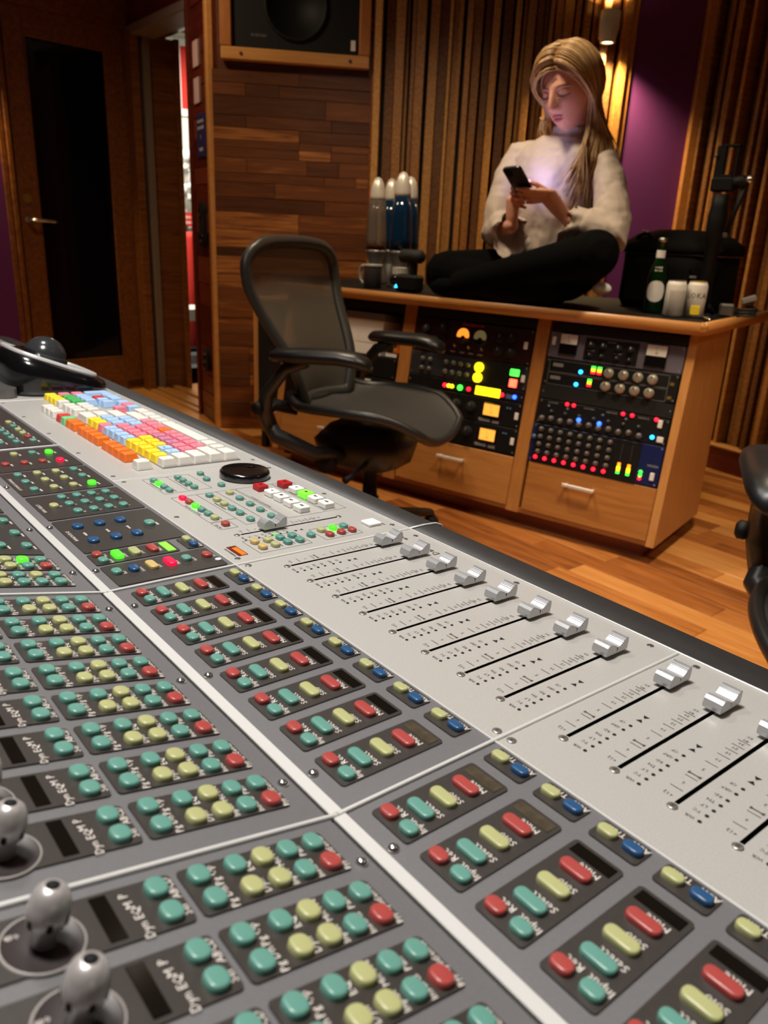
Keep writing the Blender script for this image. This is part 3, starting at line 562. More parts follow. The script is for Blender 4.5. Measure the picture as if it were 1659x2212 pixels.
# ---- centre dark plates
mb = MB().box((244 * mm, 87 * mm, -.0045), (443 * mm, 104 * mm, .008)); cp('button_panel', mb.mesh('button_panel', ['grey_panel']), M1)
mb = MB().box((1014 * mm, 87 * mm, -.0045), (1090 * mm, 104 * mm, .008)); cp('button_panel', mb.mesh('button_panel', ['grey_panel']), M1)
def plate(name, x0, x1, v0, v1, btns, caps, M=M1, lx=10.5, lv=8):
    cx = (x0 + x1) / 2; p = cp(name, plate_mesh(x0 - cx, x1 - cx, v0, v1), M @ T(cx * mm, 0, 0))
    for n_, x, v, m_ in btns: button(n_, p, x - cx, v, lx, lv, m_)
    letters(p, [(t_, x - cx, v, s_) for t_, x, v, s_ in caps]); return p
rn = random.Random(21); WDS = ('Mix', 'Edit', 'Status', 'Mem', 'Save', 'Undo', 'Enter', 'Cancel', 'Write', 'Zoom', 'Views', 'Group')
def caps(bl, s_=3.6, dv=6.2): return [('', x - 2, v - dv, s_) for _, x, v, _ in bl]
F = 'function_button'
b0 = [(F, 606, 57, 'lime'), (F, 582, 57.5, 'teal'), (F, 560, 57.5, 'lime'), (F, 539, 57.5, 'lime'), (F, 517.5, 57.5, 'red_btn'), (F, 496, 57.5, 'teal'), (F, 582, 77, 'teal'), (F, 561, 77, 'teal'), (F, 539, 77, 'teal'), (F, 518, 77, 'teal'), (F, 496, 77, 'teal'), (F, 539, 96, 'lime'), (F, 518, 96, 'red_btn'), (F, 497, 95, 'teal'), (F, 561, 96, 'teal'), (F, 606, 96, 'teal')]
plate('window_plate', 474, 750, 40, 131, b0, caps(b0))
b1 = [(F, 435, 57.4, 'lit_green'), (F, 436.5, 76, 'teal'), (F, 437, 96, 'lime'), (F, 394, 57.5, 'lit_red'), (F, 396, 76.4, 'red_btn'), (F, 396.5, 95.8, 'red_btn'), (F, 397, 115.6, 'red_btn')]
plate('solo_plate', 369, 460, 39.5, 131, b1, caps(b1))
b2 = [(F, x, v, 'lit_green' if (x, v) == (293, 57.2) else ('lime' if v in (76.4, 96) else 'teal')) for x in (349.5, 322, 293) for v in (57.2, 76.4, 96, 115.6)]
plate('automation_enable_plate', 277, 364, 39.5, 131, b2, caps(b2) + [('AUTOMATION ENABLE', 320, 126.5, 4.2)])
b3 = [(F, x, v, 'teal') for x in (256, 233, 209) for v in (56.5, 71, 85.5, 100.5)] + [(F, 233.4, 114.8, 'lime')]
plate('bank_plate', 196, 271, 39.5, 131, b3, [(str(i + 1), x - 1, v - 6, 3.8) for i, (_, x, v, _) in enumerate(b3)] + [('BANK SELECT', 233, 126.5, 4.2)])
b4 = [(F, x, v, 'blue_btn') for x in (167.6, 128) for v in (76, 95.2, 115)] + [(F, 148, 56, 'teal')]
plate('nudge_plate', 104, 191, 39.5, 131, b4, [('', 148, 115, 4), ('', 148, 95, 4), ('', 148, 76, 4), ('', 146, 49.8, 4), ('BANK/NUDGE', 148, 126.5, 4.2)], lx=12, lv=9)
for x0, l in (((74, 100), [('mute_button', 87.3, 79.7, 'red_btn', 16), ('solo_button', 87.3, 95.2, 'lime', 16), ('select_button', 87.3, 110, 'lit_green', 16), ('record_button', 94.4, 124.3, 'red_btn', 10), ('input_button', 80.5, 124.3, 'teal', 10)]), ((28, 70), [('mute_button', 52.6, 79.6, 'lit_red', 16), ('solo_button', 52.8, 95.1, 'amber_btn', 16), ('select_button', 52.8, 110, 'blue_btn', 11), ('function_button', 53.3, 123.8, 'teal', 10), ('function_button', 53, 65, 'teal', 10), ('function_button', 52, 47, 'red_btn', 10)])):
    v0 = 60 if x0[0] == 74 else 39.5; cx = (x0[0] + x0[1]) / 2; p = cp('channel_plate', plate_mesh(x0[0] - cx, x0[1] - cx, v0, 131.5), M1 @ T(cx * mm, 0, 0))
    for n_, x, v, m_, lx in l: button(n_, p, x - cx, v, lx, 7.6, m_)
    letters(p, [(t_, x - cx - 2, v - 5.8, 4) for (n_, x, v, m_, lx), t_ in zip(l, ('Mute', 'Solo', 'Select', 'Rec', 'Input', 'Pre'))])
    if x0[0] == 74: MB().box((0, 66.5 * mm, .0006), (21 * mm, 7 * mm, .0008)).build('display', mat('lcd_green', (130, 230, 60), .3, 0, .7, (100, 235, 30)), p)
    else: MB().cyl(2.6 * mm, 0, 1.2 * mm, 10, 0, T(-9 * mm, 42.6 * mm, 0)).build('indicator', 'white_cloth', p)
p = cp('automation_plate', plate_mesh(-13.3, 13.3, 37.4, 52.6), M1 @ T(87.3 * mm, 0, 0)); button('trim_button', p, 6.8, 45.2, 10.4, 6.6, 'lime'); button('auto_button', p, -7, 45.2, 10.4, 6.6, 'blue_btn'); letters(p, None, me=lm['t'])
for x in (178, 65, 314, 440): obj('rivet', RIVM, CON, CI @ M1 @ T(x * mm, 136.2 * mm, -.0005))
# ---- centre, tilted upper section
mb = MB().box((790 * mm, 106 * mm, -.0045), (1534 * mm, 204 * mm, .008)); cp('upper_panel', mb.mesh('upper_panel', ['grey_panel']), M2)
for x in (175, 65, 310): obj('rivet', RIVM, CON, CI @ M2 @ T(x * mm, 9.4 * mm, -.0005))
for cx, first in ((51, ('teal', 'teal', 'lime', 'teal', 'teal', 'teal', 'lime', 'lime', 'teal', 'teal')), (85.5, ('teal', 'red_btn', 'lit_green', 'teal', 'lime', 'lime', 'teal', 'lime', 'teal', 'teal'))):
    p = cp('assign_plate', PLB, M2 @ T(cx * mm, 0, 0))
    for i in range(10): button(F, p, 7 if i % 2 == 0 else -7.2, (25.6, 38.9, 51.5, 64, 79)[i // 2], 10, 8.4, first[i])
    letters(p, None, me=lm['b']); p = cp('encoder_plate', PLC, M2 @ T(cx * mm, 0, 0)); button('bank_button', p, 6.4, 97, 10, 8.6, 'teal'); button('select_page_button', p, -7.2, 97, 10, 8.6, 'teal'); obj('display', LCD2, p); obj('encoder_knob', ENC, p, T(-2 * mm, 140.5 * mm, 0)); letters(p, None, me=lm['c'])
bu = [(F, x, v, 'teal') for x in (196, 161, 127) for v in (26, 46, 66)]
plate('focus_plate', 108, 220, 17, 120, bu, [('', x - 2, v - 6, 3) for _, x, v, _ in bu], M2)
plate('focus_plate', 226, 460, 17, 120, [(F, x, v, 'teal') for x in (250, 290, 330, 370, 410) for v in (26, 50)], [], M2)
# ---- trims, armrest, body
def bar(name, x0, x1, v0, v1, M, z=.0012, m='silver_bar', z0=-.004): return cp(name, MB().box(((x0 + x1) / 2 * mm, (v0 + v1) / 2 * mm, (z + z0) / 2), ((x1 - x0) * mm, (v1 - v0) * mm, z - z0), b=.0004).mesh(name, m), M)
for x0, x1 in ((-562, -270.7), (-268.3, 21.5), (23.7, 1560)): bar('hinge_trim', x0, x1, 139.4, 146.5, M1, .0006, 'silver_bar')
for x, v0 in ((-269.5, -154), (22.6, -154)): bar('seam_trim', x - 1.1, x + 1.1, v0, 143, M1, .0012); bar('seam_trim', x - 1.1, x + 1.1, -1, 205, M2, .0012)
bar('seam_trim', 292.6, 293.6, -154, 35, M1, .0005); bar('seam_trim', 756.6, 757.8, -154, 35, M1, .0005); bar('seam_trim', 465.6, 467.6, 35.5, 139, M1, .0009)
bar('edge_trim', -562, 1560, -156, -154.4, M1, .0011); bar('edge_trim', -562, 1560, 34.6, 36.0, M1, .0008)
prof = [(-156, -60), (-156, -.6), (-175, .4), (-190, -.6), (-198, -4), (-203, -11), (-204, -22), (-201, -36), (-190, -48), (-170, -58)]
rings = [[(x * mm, v * mm, n * mm) for v, n in prof] for x in (-562, 1500)] + [[(x * mm, (-156 + (v + 156) * s_) * mm, n * mm) for v, n in prof] for x, s_ in ((1535, .88), (1558, .6), (1562, .2))]
cp('seam_trim', MB().tube([(22.6 * mm, v * mm, n * mm) for v, n in ((-154, .3), (-175, 1.0), (-190, .2), (-198, -3), (-203, -10), (-204.6, -22))], 1.2 * mm, 8).mesh('seam_trim', 'silver_bar'), M1)
mb = MB(); mb.loft(rings, 0, True); cp('armrest', mb.mesh('armrest', 'armrest'), M1)
mb = MB(); mb.loft([[(x, y, z) for y, z in ((-.17, .735), (.145, .735), (.34, .78), (.34, .835), (.148, .787), (-.155, .776))] for x in (-.56, 1.558)], 0, False); obj('chassis', mb.mesh('chassis', 'dark_body'), CON, CI)
for x in (-.45, .5, 1.45): obj('pedestal', MB().box((0, .12, .37), (.09, .34, .74), b=.008).mesh('pedestal', 'dark_body'), CON, CI @ T(x, 0, 0))
mb = MB(); mb.text('Dan', 0, 0, 10 * mm, z=.0002, ax='l'); mb.text('work', 42 * mm, 0, 8.5 * mm, z=.0002, ax='l'); obj('lettering', mb.mesh('lettering', 'matte_black'), CON, CI @ M1 @ T(-42 * mm, -133 * mm, 0), kind='stuff')
# ---- colour-coded editing keyboard
KB = thing('editing_keyboard', 'computer keyboard with orange, yellow, blue and pink colour-coded keys sunk in the console', 'keyboard', M1)
U = 19.05
KEYM = {}
def key(x, v, wu, col, hu=1):
    k = (wu, hu, col)
    if k not in KEYM:
        w_, h_ = wu * U - 1.2, hu * U * 1.05 - 1.2; mb = MB(); rings = []
        for dx, dv, z, r in ((0, 0, .5, 1.2), (.6, .6, 2.5, 1.6), (4.4, 3.2, 9.3, 2.4), (5.6, 4.2, 9.9, 2.4)): rings.append([(a * mm, (b + (.8 if z > 3 else 0)) * mm, z * mm) for a, b in rrect(w_ - dx, h_ - dv, r, 2)])
        mb.loft(rings, 0, False); KEYM[k] = mb.mesh('key', 'key_' + col)
    obj('key', KEYM[k], KB, T(x * mm, v * mm, 0))
X0 = 318.5
LEG = MB()
def row(v, keys, x=X0, leg=''):
    i = 0
    for wu, col in keys:
        if col:
            key(x + wu * U / 2, v, wu, col)
            if wu == 1 and i < len(leg): LEG.text(leg[i], (x + wu * U / 2 - 2.5) * mm, (v + 3) * mm, 5 * mm, z=10.05 * mm); i += 1
        x += wu * U
W = 'white'
row(-13, [(1, W), (1, None)] + [(1, 'orange')] * 4 + [(.5, None)] + [(1, 'orange')] * 4 + [(.5, None), (1, 'orange'), (1, 'orange'), (1, 'mint'), (1, 'red'), (.5, None)] + [(1, W)] * 3)
row(-43, [(1, W)] + [(1, 'yellow')] * 5 + [(1, 'blue')] * 4 + [(1, 'pink'), (1, 'yellow'), (1, 'yellow'), (2, W), (.5, None)] + [(1, W)] * 3 + [(.5, None), (1, W), (1, 'yellow'), (1, 'yellow'), (1, 'yellow')], leg='`1234567890-=')
row(-63, [(1.5, W), (1, 'blue'), (1, 'blue')] + [(1, 'yellow')] * 3 + [(1, 'pink')] * 4 + [(1, 'blue')] * 3 + [(1.5, W), (.5, None)] + [(1, W)] * 3 + [(.5, None)] + [(1, 'green')] * 3 + [(1, 'pink')], leg='QWERTYUIOP[]')
row(-83, [(1.75, W), (1, 'pink'), (1, 'pink')] + [(1, 'mauve')] * 3 + [(1, 'pink')] * 3 + [(1, 'blue')] * 3 + [(2.25, W), (4, None), (1, 'blue'), (1, 'blue'), (1, 'blue'), (1, 'pink')], leg="ASDFGHJKL;'")
row(-103, [(2.25, W)] + [(1, 'pink')] * 5 + [(1, 'orange')] + [(1, 'pink')] * 3 + [(2.75, W), (1.5, None), (1, 'pink'), (1.5, None), (1, 'blue'), (1, 'blue'), (1, 'red')], leg='ZXCVBNM,.')
row(-123, [(1.5, W), (1, W), (1.25, W), (6.25, W), (1.25, W), (1, W), (1.25, W), (1.5, W), (.5, None), (1, 'blue'), (1, 'pink'), (1, 'blue'), (.5, None), (2, 'blue'), (1, 'blue')])
key(X0 + 22.5 * U, -113, 1, 'blue', 2)
mb = MB().box((X0 * mm + 7.5 * U * mm, -83 * mm, .0003), (15.3 * U * mm, 101 * mm, .0005)); mb.build('key_bed', 'steel_grey', KB); LEG.build('key_legends', 'matte_black', KB, kind='stuff')
# ---- trackball
TB = thing('trackball', 'large glossy black desktop trackball with a grey ball on the console', 'trackball', M1 @ T(.852, -.074, .001) @ Matrix.Scale(1.12, 4))
def tb_ring(s_, z0, tilt, w_=.078, l=.07):
    return [(x * s_ * (1 if y < 0 else .92), y * s_, z0 + (y + .07) * tilt) for x, y in [(w_ * math.copysign(abs(math.cos(a)) ** .55, math.cos(a)), l * math.copysign(abs(math.sin(a)) ** .6, math.sin(a))) for a in [2 * math.pi * i / 36 for i in range(36)]]]
mb = MB(); mb.loft([tb_ring(.96, 0, .0), tb_ring(1, .004, .02), tb_ring(1, .01, .17), tb_ring(.97, .014, .24), tb_ring(.88, .018, .28), tb_ring(.45, .021, .28)], 0, True); mb.build('shell', 'gloss_black', TB)
mb = MB(); mb.loft([tb_ring(.84, .019, .285), tb_ring(.84, .0235, .285), tb_ring(.78, .0235, .285), tb_ring(.78, .019, .285)], 0, True, (False, False)); mb.build('silver_inlay', 'silver_bar', TB)
MB().sph((0, .006, .0445), .0305, 24, 16).build('ball', 'ball', TB)
MB().lathe([(.034, .0), (.034, .006), (.028, .008)], 28, 0, True, T(0, .008, .043) @ RX(16), cap=(False, False)).build('scroll_ring', 'rubber', TB)
MB().prism(rrect(.14, .03, .012), .0, .012, M=T(0, .078, 0)).build('rear_logo_block', 'steel_grey', TB)
# ------------------------------------------------------------------ producer desk
E1 = Vector((.972776, .231748, 0)); E2 = Vector((-.231748, .972776, 0)); G0 = Vector((.85199, -2.015859, 0))
MD = frame(G0, E1, E2, (0, 0, 1)); LEAN = math.radians(9)
nR = E2 * math.cos(LEAN) + Vector((0, 0, math.sin(LEAN))); uR = -E2 * math.sin(LEAN) + Vector((0, 0, math.cos(LEAN)))
MR = frame(G0 + Vector((0, 0, .07)), -E1, uR, nR)
DT = .8335
MDI = MD.inverted()
def PXV(x, y, v):
    """photo pixel -> desk-frame point on the plane at depth v (v = distance in front of the cabinet foot)"""
    d_ = (right * ((x - 829.5) / 1690.7) - up * ((y - 1106) / 1690.7) + fwd).normalized(); o_ = MDI @ CAMPOS; r_ = MDI.to_3x3() @ d_
    return o_ + r_ * ((v - o_.y) / r_.y)
mat('desk_top', (20, 18, 18), .7, spec=.2); mat('inner_black', (5, 5, 6), .8)
DK = thing('producer_desk', 'wooden studio desk with rack bays, drawers and a black top along the back wall', 'desk', MD)
def panel_side(name, x0, x1, m='oak_v', back=-.5, top=.796):
    mb = MB(); f0 = -math.tan(LEAN) * (top - .07); pl = [(0, .07), (f0, top), (back, top), (back, .07)]
    mb.loft([[(x, v, w_) for v, w_ in pl] for x in (x0, x1)], 0, False); return mb.build(name, m, DK)
panel_side('side_panel', -.024, .004); panel_side('divider', .508, .559); panel_side('divider', 1.105, 1.165); panel_side('side_panel', 1.80, 1.835)
MB().box((.9, -.488, .43), (1.8, .014, .72)).build('back_panel', 'inner_black', DK); MB().box((.9, -.25, .078), (1.8, .49, .016)).build('bottom_panel', 'oak', DK)
MB().box((.9, -.3, .232), (1.79, .34, .012)).build('shelf', 'inner_black', DK)
mb = MB(); mb.box((.9, -.27, .035), (1.74, .42, .07), b=.004); mb.build('plinth', 'red_plank', DK)
top = [(-.035, -.082), (1.87, -.082), (1.87, -.62), (.45, -.93), (-.035, -.93)]
MB().prism(top[::-1] if False else top, .798, .832).build('desktop', 'desk_top', DK)
def lip(name, a, b, r=.0195):
    a, b = Vector(a), Vector(b); d_ = (b - a).normalized(); o_ = Vector((d_.y, -d_.x, 0)); mb = MB(); ring = []
    prof = [(-.012, -.021), (.006, -.021), (.014, -.016), (.018, -.008), (.019, .002), (.016, .012), (.009, .018), (-.004, .0195), (-.02, .0195)]
    mb.loft([[p + o_ * x + Vector((0, 0, z)) for x, z in prof] for p in (a, b)], 0, True); return mb.build(name, 'oak', DK)
lip('front_edging', (-.035, -.082, .8135), (1.87, -.082, .8135)); lip('side_edging', (-.035, -.93, .8135), (-.035, -.082, .8135))
MB().box((-.036, -.083, .8135), (.034, .034, .041), 0, None, .012).build('corner_edging', 'oak', DK)
HND = MB(); HND.box((0, 0, .026), (.122, .012, .008), b=.002); HND.box((-.052, 0, .012), (.008, .01, .024)); HND.box((.052, 0, .012), (.008, .01, .024)); HND = HND.mesh('drawer_handle', mat('handle_satin', (222, 216, 210), .4, .3))
for u0, u1, hx in ((-.496, -.006, -.276), (-1.098, -.562, -.83), (-1.795, -1.17, -1.48)):
    mb = MB().box(((u0 + u1) / 2, .111, -.006), (u1 - u0, .188, .018), b=.0025); d_ = mb.build('drawer', 'oak', DK, MDI @ MR); obj('drawer_handle', HND, d_, T(hx, .149, .003))
for u0, u1 in ((-.496, -.006), (-1.098, -.562), (-1.795, -1.17)): MB().box(((u0 + u1) / 2, .705, -.004), (u1 - u0, .03, .012)).build('rack_blank', 'inner_black', DK, MDI @ MR)
# ---- rack units
mat('gear_black', (12, 12, 13), .45); mat('gear_slate', (96, 90, 102), .45); mat('gear_red', (42, 12, 12), .4); mat('gear_blue', (16, 30, 84), .4); mat('gear_grey', (40, 42, 46), .5)
mat('led_red', (255, 20, 40), .4, 0, 5); mat('led_blue', (40, 90, 255), .4, 0, 5); mat('led_cyan', (30, 170, 255), .4, 0, 7); mat('led_green', (60, 255, 60), .4, 0, 3.5); mat('led_yellow', (250, 220, 20), .4, 0, 2.6); mat('led_orange', (255, 130, 20), .4, 0, 3); mat('lamp_red', (255, 60, 40), .4, 0, 9); mat('led_dim', (70, 110, 140), .4)
mat('vu_white', (214, 208, 200), .5); mat('vu_amber', (240, 170, 70), .5, 0, 1.1, (250, 165, 60)); mat('vu_orange', (255, 150, 50), .5, 0, 1.5, (255, 140, 40)); mat('vu_dim', (150, 138, 90), .5, 0, .25)
mat('silver_knob', (186, 180, 164), .35, .6); mat('tape', (232, 226, 222), .6); mat('grey_label', (128, 126, 124), .6)
KC = {}
def gear(name, label, u0, u1, s0, s1, m, cat='rack unit', out=.004):
    g = thing(name, label, cat, MR @ T((u0 + u1) / 2 * mm, (s0 + s1) / 2 * mm, 0), 'rack units in the producer desk')
    g['_c'] = 0; cx, cy = (u0 + u1) / 2, (s0 + s1) / 2; del g['_c']
    MB().box((0, 0, -.16 / 2 + out), ((u1 - u0 - 1) * mm, (s1 - s0 - 1.5) * mm, .16), b=.001).build('faceplate', m, g)
    def P_(u, s, z=0.): return T((u - cx) * mm, (s - cy) * mm, out + z)
    for u in (u0 + 9, u1 - 9):
        for s in ((s0 + 8, s1 - 8) if s1 - s0 > 50 else ((s0 + s1) / 2,)): obj('screw', SCRM, g, P_(u, s))
    return g, P_
def knob(g, M, r, h, m, tip='tape'):
    k = (r, h, m)
    if k not in KC:
        mb = MB(); mb.lathe([(r * mm, 0), (r * mm, h * .3 * mm), (r * .82 * mm, h * .4 * mm), (r * .76 * mm, h * mm), (r * .6 * mm, h * 1.05 * mm)], 14); mb.box((0, r * .45 * mm, h * 1.06 * mm), (r * .14 * mm, r * .6 * mm, .3 * mm), 1); KC[k] = mb.mesh('knob', [m, tip])
    return obj('knob', KC[k], g, M)
def led(g, M, r, m, name='led'):
    k = ('led', r, m)
    if k not in KC: KC[k] = MB().lathe([(r * mm, 0), (r * mm, r * .5 * mm), (r * .7 * mm, r * .95 * mm), (r * .1 * mm, r * 1.1 * mm)], 10).mesh(name, m)
    return obj(name, KC[k], g, M)
def bx(g, name, M, w_, h_, d_, m, b=.0006): return MB().box((0, 0, d_ / 2 * mm), (w_ * mm, h_ * mm, d_ * mm), b=b).build(name, m, g, M)
def rocker(g, P_, u, s): bx(g, 'rocker_switch', P_(u, s), 15, 27, 5, 'tape', .0015)
def meter(g, P_, u, s, w_, h_, face, fh, fo):
    bx(g, 'meter_housing', P_(u, s), w_, h_, 6, 'gloss_black', .002); bx(g, 'meter_face', P_(u, s + fo, .006), w_ - 6, fh, 1, face)
    mb = MB(); mb.box((0, 0, .0013), (.0008, fh * .75 * mm, .0003), 0, RZ(18)); mb.text('VU', 0, -fh * .26 * mm, .009, z=.0012); mb.build('meter_needle', 'matte_black', g, P_(u, s + fo, .006), kind='stuff')
g, P_ = gear('opto_compressor', 'slate grey rack compressor with two white-faced VU meters and a dark centre field', -498, -8, 596, 688, 'gear_slate')
meter(g, P_, -421, 648, 70, 76, 'vu_white', 34, 18); meter(g, P_, -101, 645, 74, 78, 'vu_white', 36, 18); bx(g, 'control_field', P_(-262, 641), 196, 78, 1.5, 'gear_black')
for u in (-335, -290, -235, -190):
    knob(g, P_(u, 655, .0015), 13, 12, 'matte_black'); knob(g, P_(u, 620, .0015), 9, 10, 'matte_black')
bx(g, 'rocker_switch', P_(-480, 655), 13, 30, 5, 'tape', .0015); mb = MB()
for u, s, t_ in ((-262, 672, 'COMPRESSOR'), (-335, 636, 'GAIN'), (-235, 636, 'RATIO')): mb.marks((u + 253) * mm, (s - 642) * mm, .03, .005, z=.0062)
mb.build('lettering', 'grey_label', g, kind='stuff')
g, P_ = gear('dual_preamp', 'black rack preamp with two rows of four round silver knobs and small level meters', -498, -8, 499, 594, 'gear_black')
for j, (s, du) in enumerate(((567, 0), (521, -3))):
    mb = MB(); cx, cy = -253, 546.5
    for a_, b_, w_, h_ in ((-262, s + 21, 440, 1), (-262, s - 21, 440, 1), (-482, s, 1, 42), (-42, s, 1, 42)): mb.box(((a_ - cx) * mm, (b_ - cy) * mm, .0042), (w_ * mm, h_ * mm, .0006))
    mb.build('channel_outline', 'grey_label', g, kind='stuff')
    for u in (-253, -200, -148, -97): knob(g, P_(u + du, s), 18, 17, 'silver_knob', 'matte_black')
    bx(g, 'name_badge', P_(-448 + du, s + 4), 40, 12, 1, 'grey_label'); led(g, P_(-357 + du * 3, s - 9), 7, 'led_cyan')
    for u in ((-312, -289) if j == 0 else (-315,)):
        for q, (m_, h_) in enumerate((('led_green', 9), ('led_yellow', 9), ('led_red', 7))): bx(g, 'level_segment', P_(u + du, s + 12 - q * 9), 15, h_, 1.5, m_)
    bx(g, 'output_label', P_(-30, s - 6), 14, 10, .6, 'brass')
g, P_ = gear('rack_blanking_panel', 'plain black blanking panel between the silver knobs and the red-lit unit', -498, -8, 446, 496, 'matte_black')
for u in range(-470, -20, 30): bx(g, 'vent_slot', P_(u, 471, -.0002), 20, 4, .5, 'inner_black')
g, P_ = gear('channel_strip', 'black rack strip with red and blue pilot lights and a row of small knobs', -498, -8, 352, 443, 'gear_black')
for u in (-385, -359, -174, -141, -56): led(g, P_(u, 437), 6.5, 'led_red')
for u in (-330, -252): led(g, P_(u, 389), 8, 'led_blue')
for u in (-455, -380, -245, -160): led(g, P_(u, 420), 5, 'led_dim')
for i in range(11): knob(g, P_(-474 + i * 37, 372 + (i % 2) * 4), 11, 12, 'steel_grey')
for i in range(7): knob(g, P_(-440 + i * 55, 402), 7, 9, 'gear_grey')
rocker(g, P_, -40, 424); led(g, P_(-58, 376), 7, 'led_cyan'); bx(g, 'power_button', P_(-30, 372), 22, 20, 4, 'tape', .003)
mb = MB()
for u, t_ in ((-440, 'INPUT'), (-300, 'DYNAMICS'), (-215, 'EQUALIZER'), (-100, 'OUTPUT')): mb.marks((u + 253) * mm, (440 - 397.5 - 6) * mm, .04, .006, z=.0044)
mb.build('lettering', 'grey_label', g, kind='stuff')
g, P_ = gear('line_mixer', 'blue-ended rack mixer with a grid of grey knobs above a row of red lights', -502, -8, 208, 350, 'gear_blue')
bx(g, 'control_field', P_(-287, 277), 405, 142, 1, 'gear_black')
for i in range(8):
    for j in range(4): knob(g, P_(-466 + i * 38.3, 332 - j * 28, .001), 9.5, 12, 'steel_grey')
    led(g, P_(-472 + i * 38.5, 226, .001), 7, 'led_red')
for u in (-152, -116):
    bx(g, 'level_segment', P_(u, 262, .001), 11, 12, 1.5, 'led_orange'); bx(g, 'level_segment', P_(u, 247, .001), 13, 16, 1.5, 'led_yellow'); bx(g, 'level_segment', P_(u, 233, .001), 12, 8, 1.5, 'led_green'); bx(g, 'fader_track', P_(u, 305, .001), 4, 60, 1, 'gear_grey')
for s, m_ in ((252, 'led_green'), (240, 'led_green'), (228, 'led_red')): led(g, P_(-72, s), 6, m_)
rocker(g, P_, -30, 243); led(g, P_(-492, 300), 9, 'led_dim'); mb = MB(); mb.marks((-38 + 257) * mm, 0, .04, .01, z=.0044, n=5); mb.build('lettering', 'grey_label', g, kind='stuff')
g, P_ = gear('tube_compressor', 'dark red rack compressor with one orange-lit and one dim round meter', -1100, -562, 552, 684, 'gear_red')
for u, m_ in ((-867, 'vu_orange'), (-789, 'vu_dim')):
    mb = MB(); mb.lathe([(33 * mm, 0), (33 * mm, 5 * mm), (29 * mm, 6 * mm), (28.5 * mm, 5 * mm)], 24, cap=(True, False)); mb.build('meter_ring', 'gloss_black', g, P_(u, 632))
    mb = MB(); pts = [(27 * math.cos(a), 27 * math.sin(a)) for a in [math.radians(-15 + i * 210 / 16) for i in range(17)]] + [(-14, -8), (-6, 0), (6, 0), (14, -8)]
    mb.prism([(x * mm, y * mm) for x, y in pts], 0, .006); mb.build('meter_face', m_, g, P_(u, 632))
for u, s in ((-1040, 640), (-985, 600), (-960, 650), (-700, 640), (-650, 645), (-700, 590), (-645, 590), (-1040, 590)): knob(g, P_(u, s), 19, 16, 'matte_black', 'grey_label')
for u in (-900, -835, -775): mb = MB(); mb.cyl(6 * mm, 0, 3 * mm, 10); mb.tube([(0, 0, .003), (.004, .008, .014)], .0024, 6); mb.build('toggle_switch', 'chrome', g, P_(u, 585))
for u in (-905, -862, -822, -780): bx(g, 'toggle_label', P_(u, 566), 22, 5, .5, 'grey_label')
rocker(g, P_, -590, 624); mb = MB(); mb.marks((-828 + 831) * mm, (674 - 618) * mm, .1, .011, z=.0044, n=8); mb.build('lettering', 'red_cloth', g, kind='stuff')
g, P_ = gear('program_equalizer', 'grey-black rack equalizer with small steel knobs, two yellow lamps and a red lamp', -1100, -562, 458, 549, 'gear_grey')
for u in (-1039, -1003, -925, -891, -857, -823): knob(g, P_(u, 521), 10, 12, 'steel_grey'); knob(g, P_(u, 484), 10, 12, 'steel_grey')
bx(g, 'lower_field', P_(-680, 503), 205, 86, .8, 'gear_black')
led(g, P_(-771, 520, .001), 19, 'led_yellow', 'lamp'); led(g, P_(-771, 480, .001), 19, 'led_yellow', 'lamp'); bx(g, 'green_lamp', P_(-616, 520, .001), 38, 25, 4, 'led_green', .006); bx(g, 'red_lamp', P_(-616, 480, .001), 32, 30, 4, 'lamp_red', .005); rocker(g, P_, -578, 502)
g, P_ = gear('meter_bridge', 'thin black rack unit with a wide yellow twin display and coloured pilot lights', -1100, -562, 411, 455, 'gear_black')
for u, m_ in ((-917, 'led_red'), (-898, 'led_yellow'), (-882, 'led_yellow'), (-844, 'led_green'), (-804, 'led_red'), (-655, 'led_red'), (-600, 'led_blue')): led(g, P_(u, 430), 8 if m_ != 'led_green' else 11, m_)
for u in (-747, -691): bx(g, 'display_window', P_(u, 432), 54, 33, 1.5, 'led_yellow', .002)
bx(g, 'name_badge', P_(-625, 428), 26, 16, 1, 'led_dim')
for s0, s1, s, lb in ((314, 408, 364, 'upper'), (212, 311, 267, 'lower')):
    g, P_ = gear('limiting_amplifier', 'black rack limiter with an amber-lit meter, %s of the matching pair' % lb, -1100, -562, s0, s1, 'gear_black')
    meter(g, P_, -687, s, 74, 58, 'vu_amber', 44, 2); bx(g, 'name_badge', P_(-714, s - 40), 52, 11, .8, 'grey_label'); bx(g, 'name_badge', P_(-664, s - 41), 30, 11, .8, 'grey_label'); rocker(g, P_, -578, s - 4)
    for u in (-1010, -930, -850, -780): knob(g, P_(u, s), 22, 18, 'matte_black', 'grey_label')
    for u in (-622, -610): led(g, P_(u, s + 20), 4, 'led_dim')
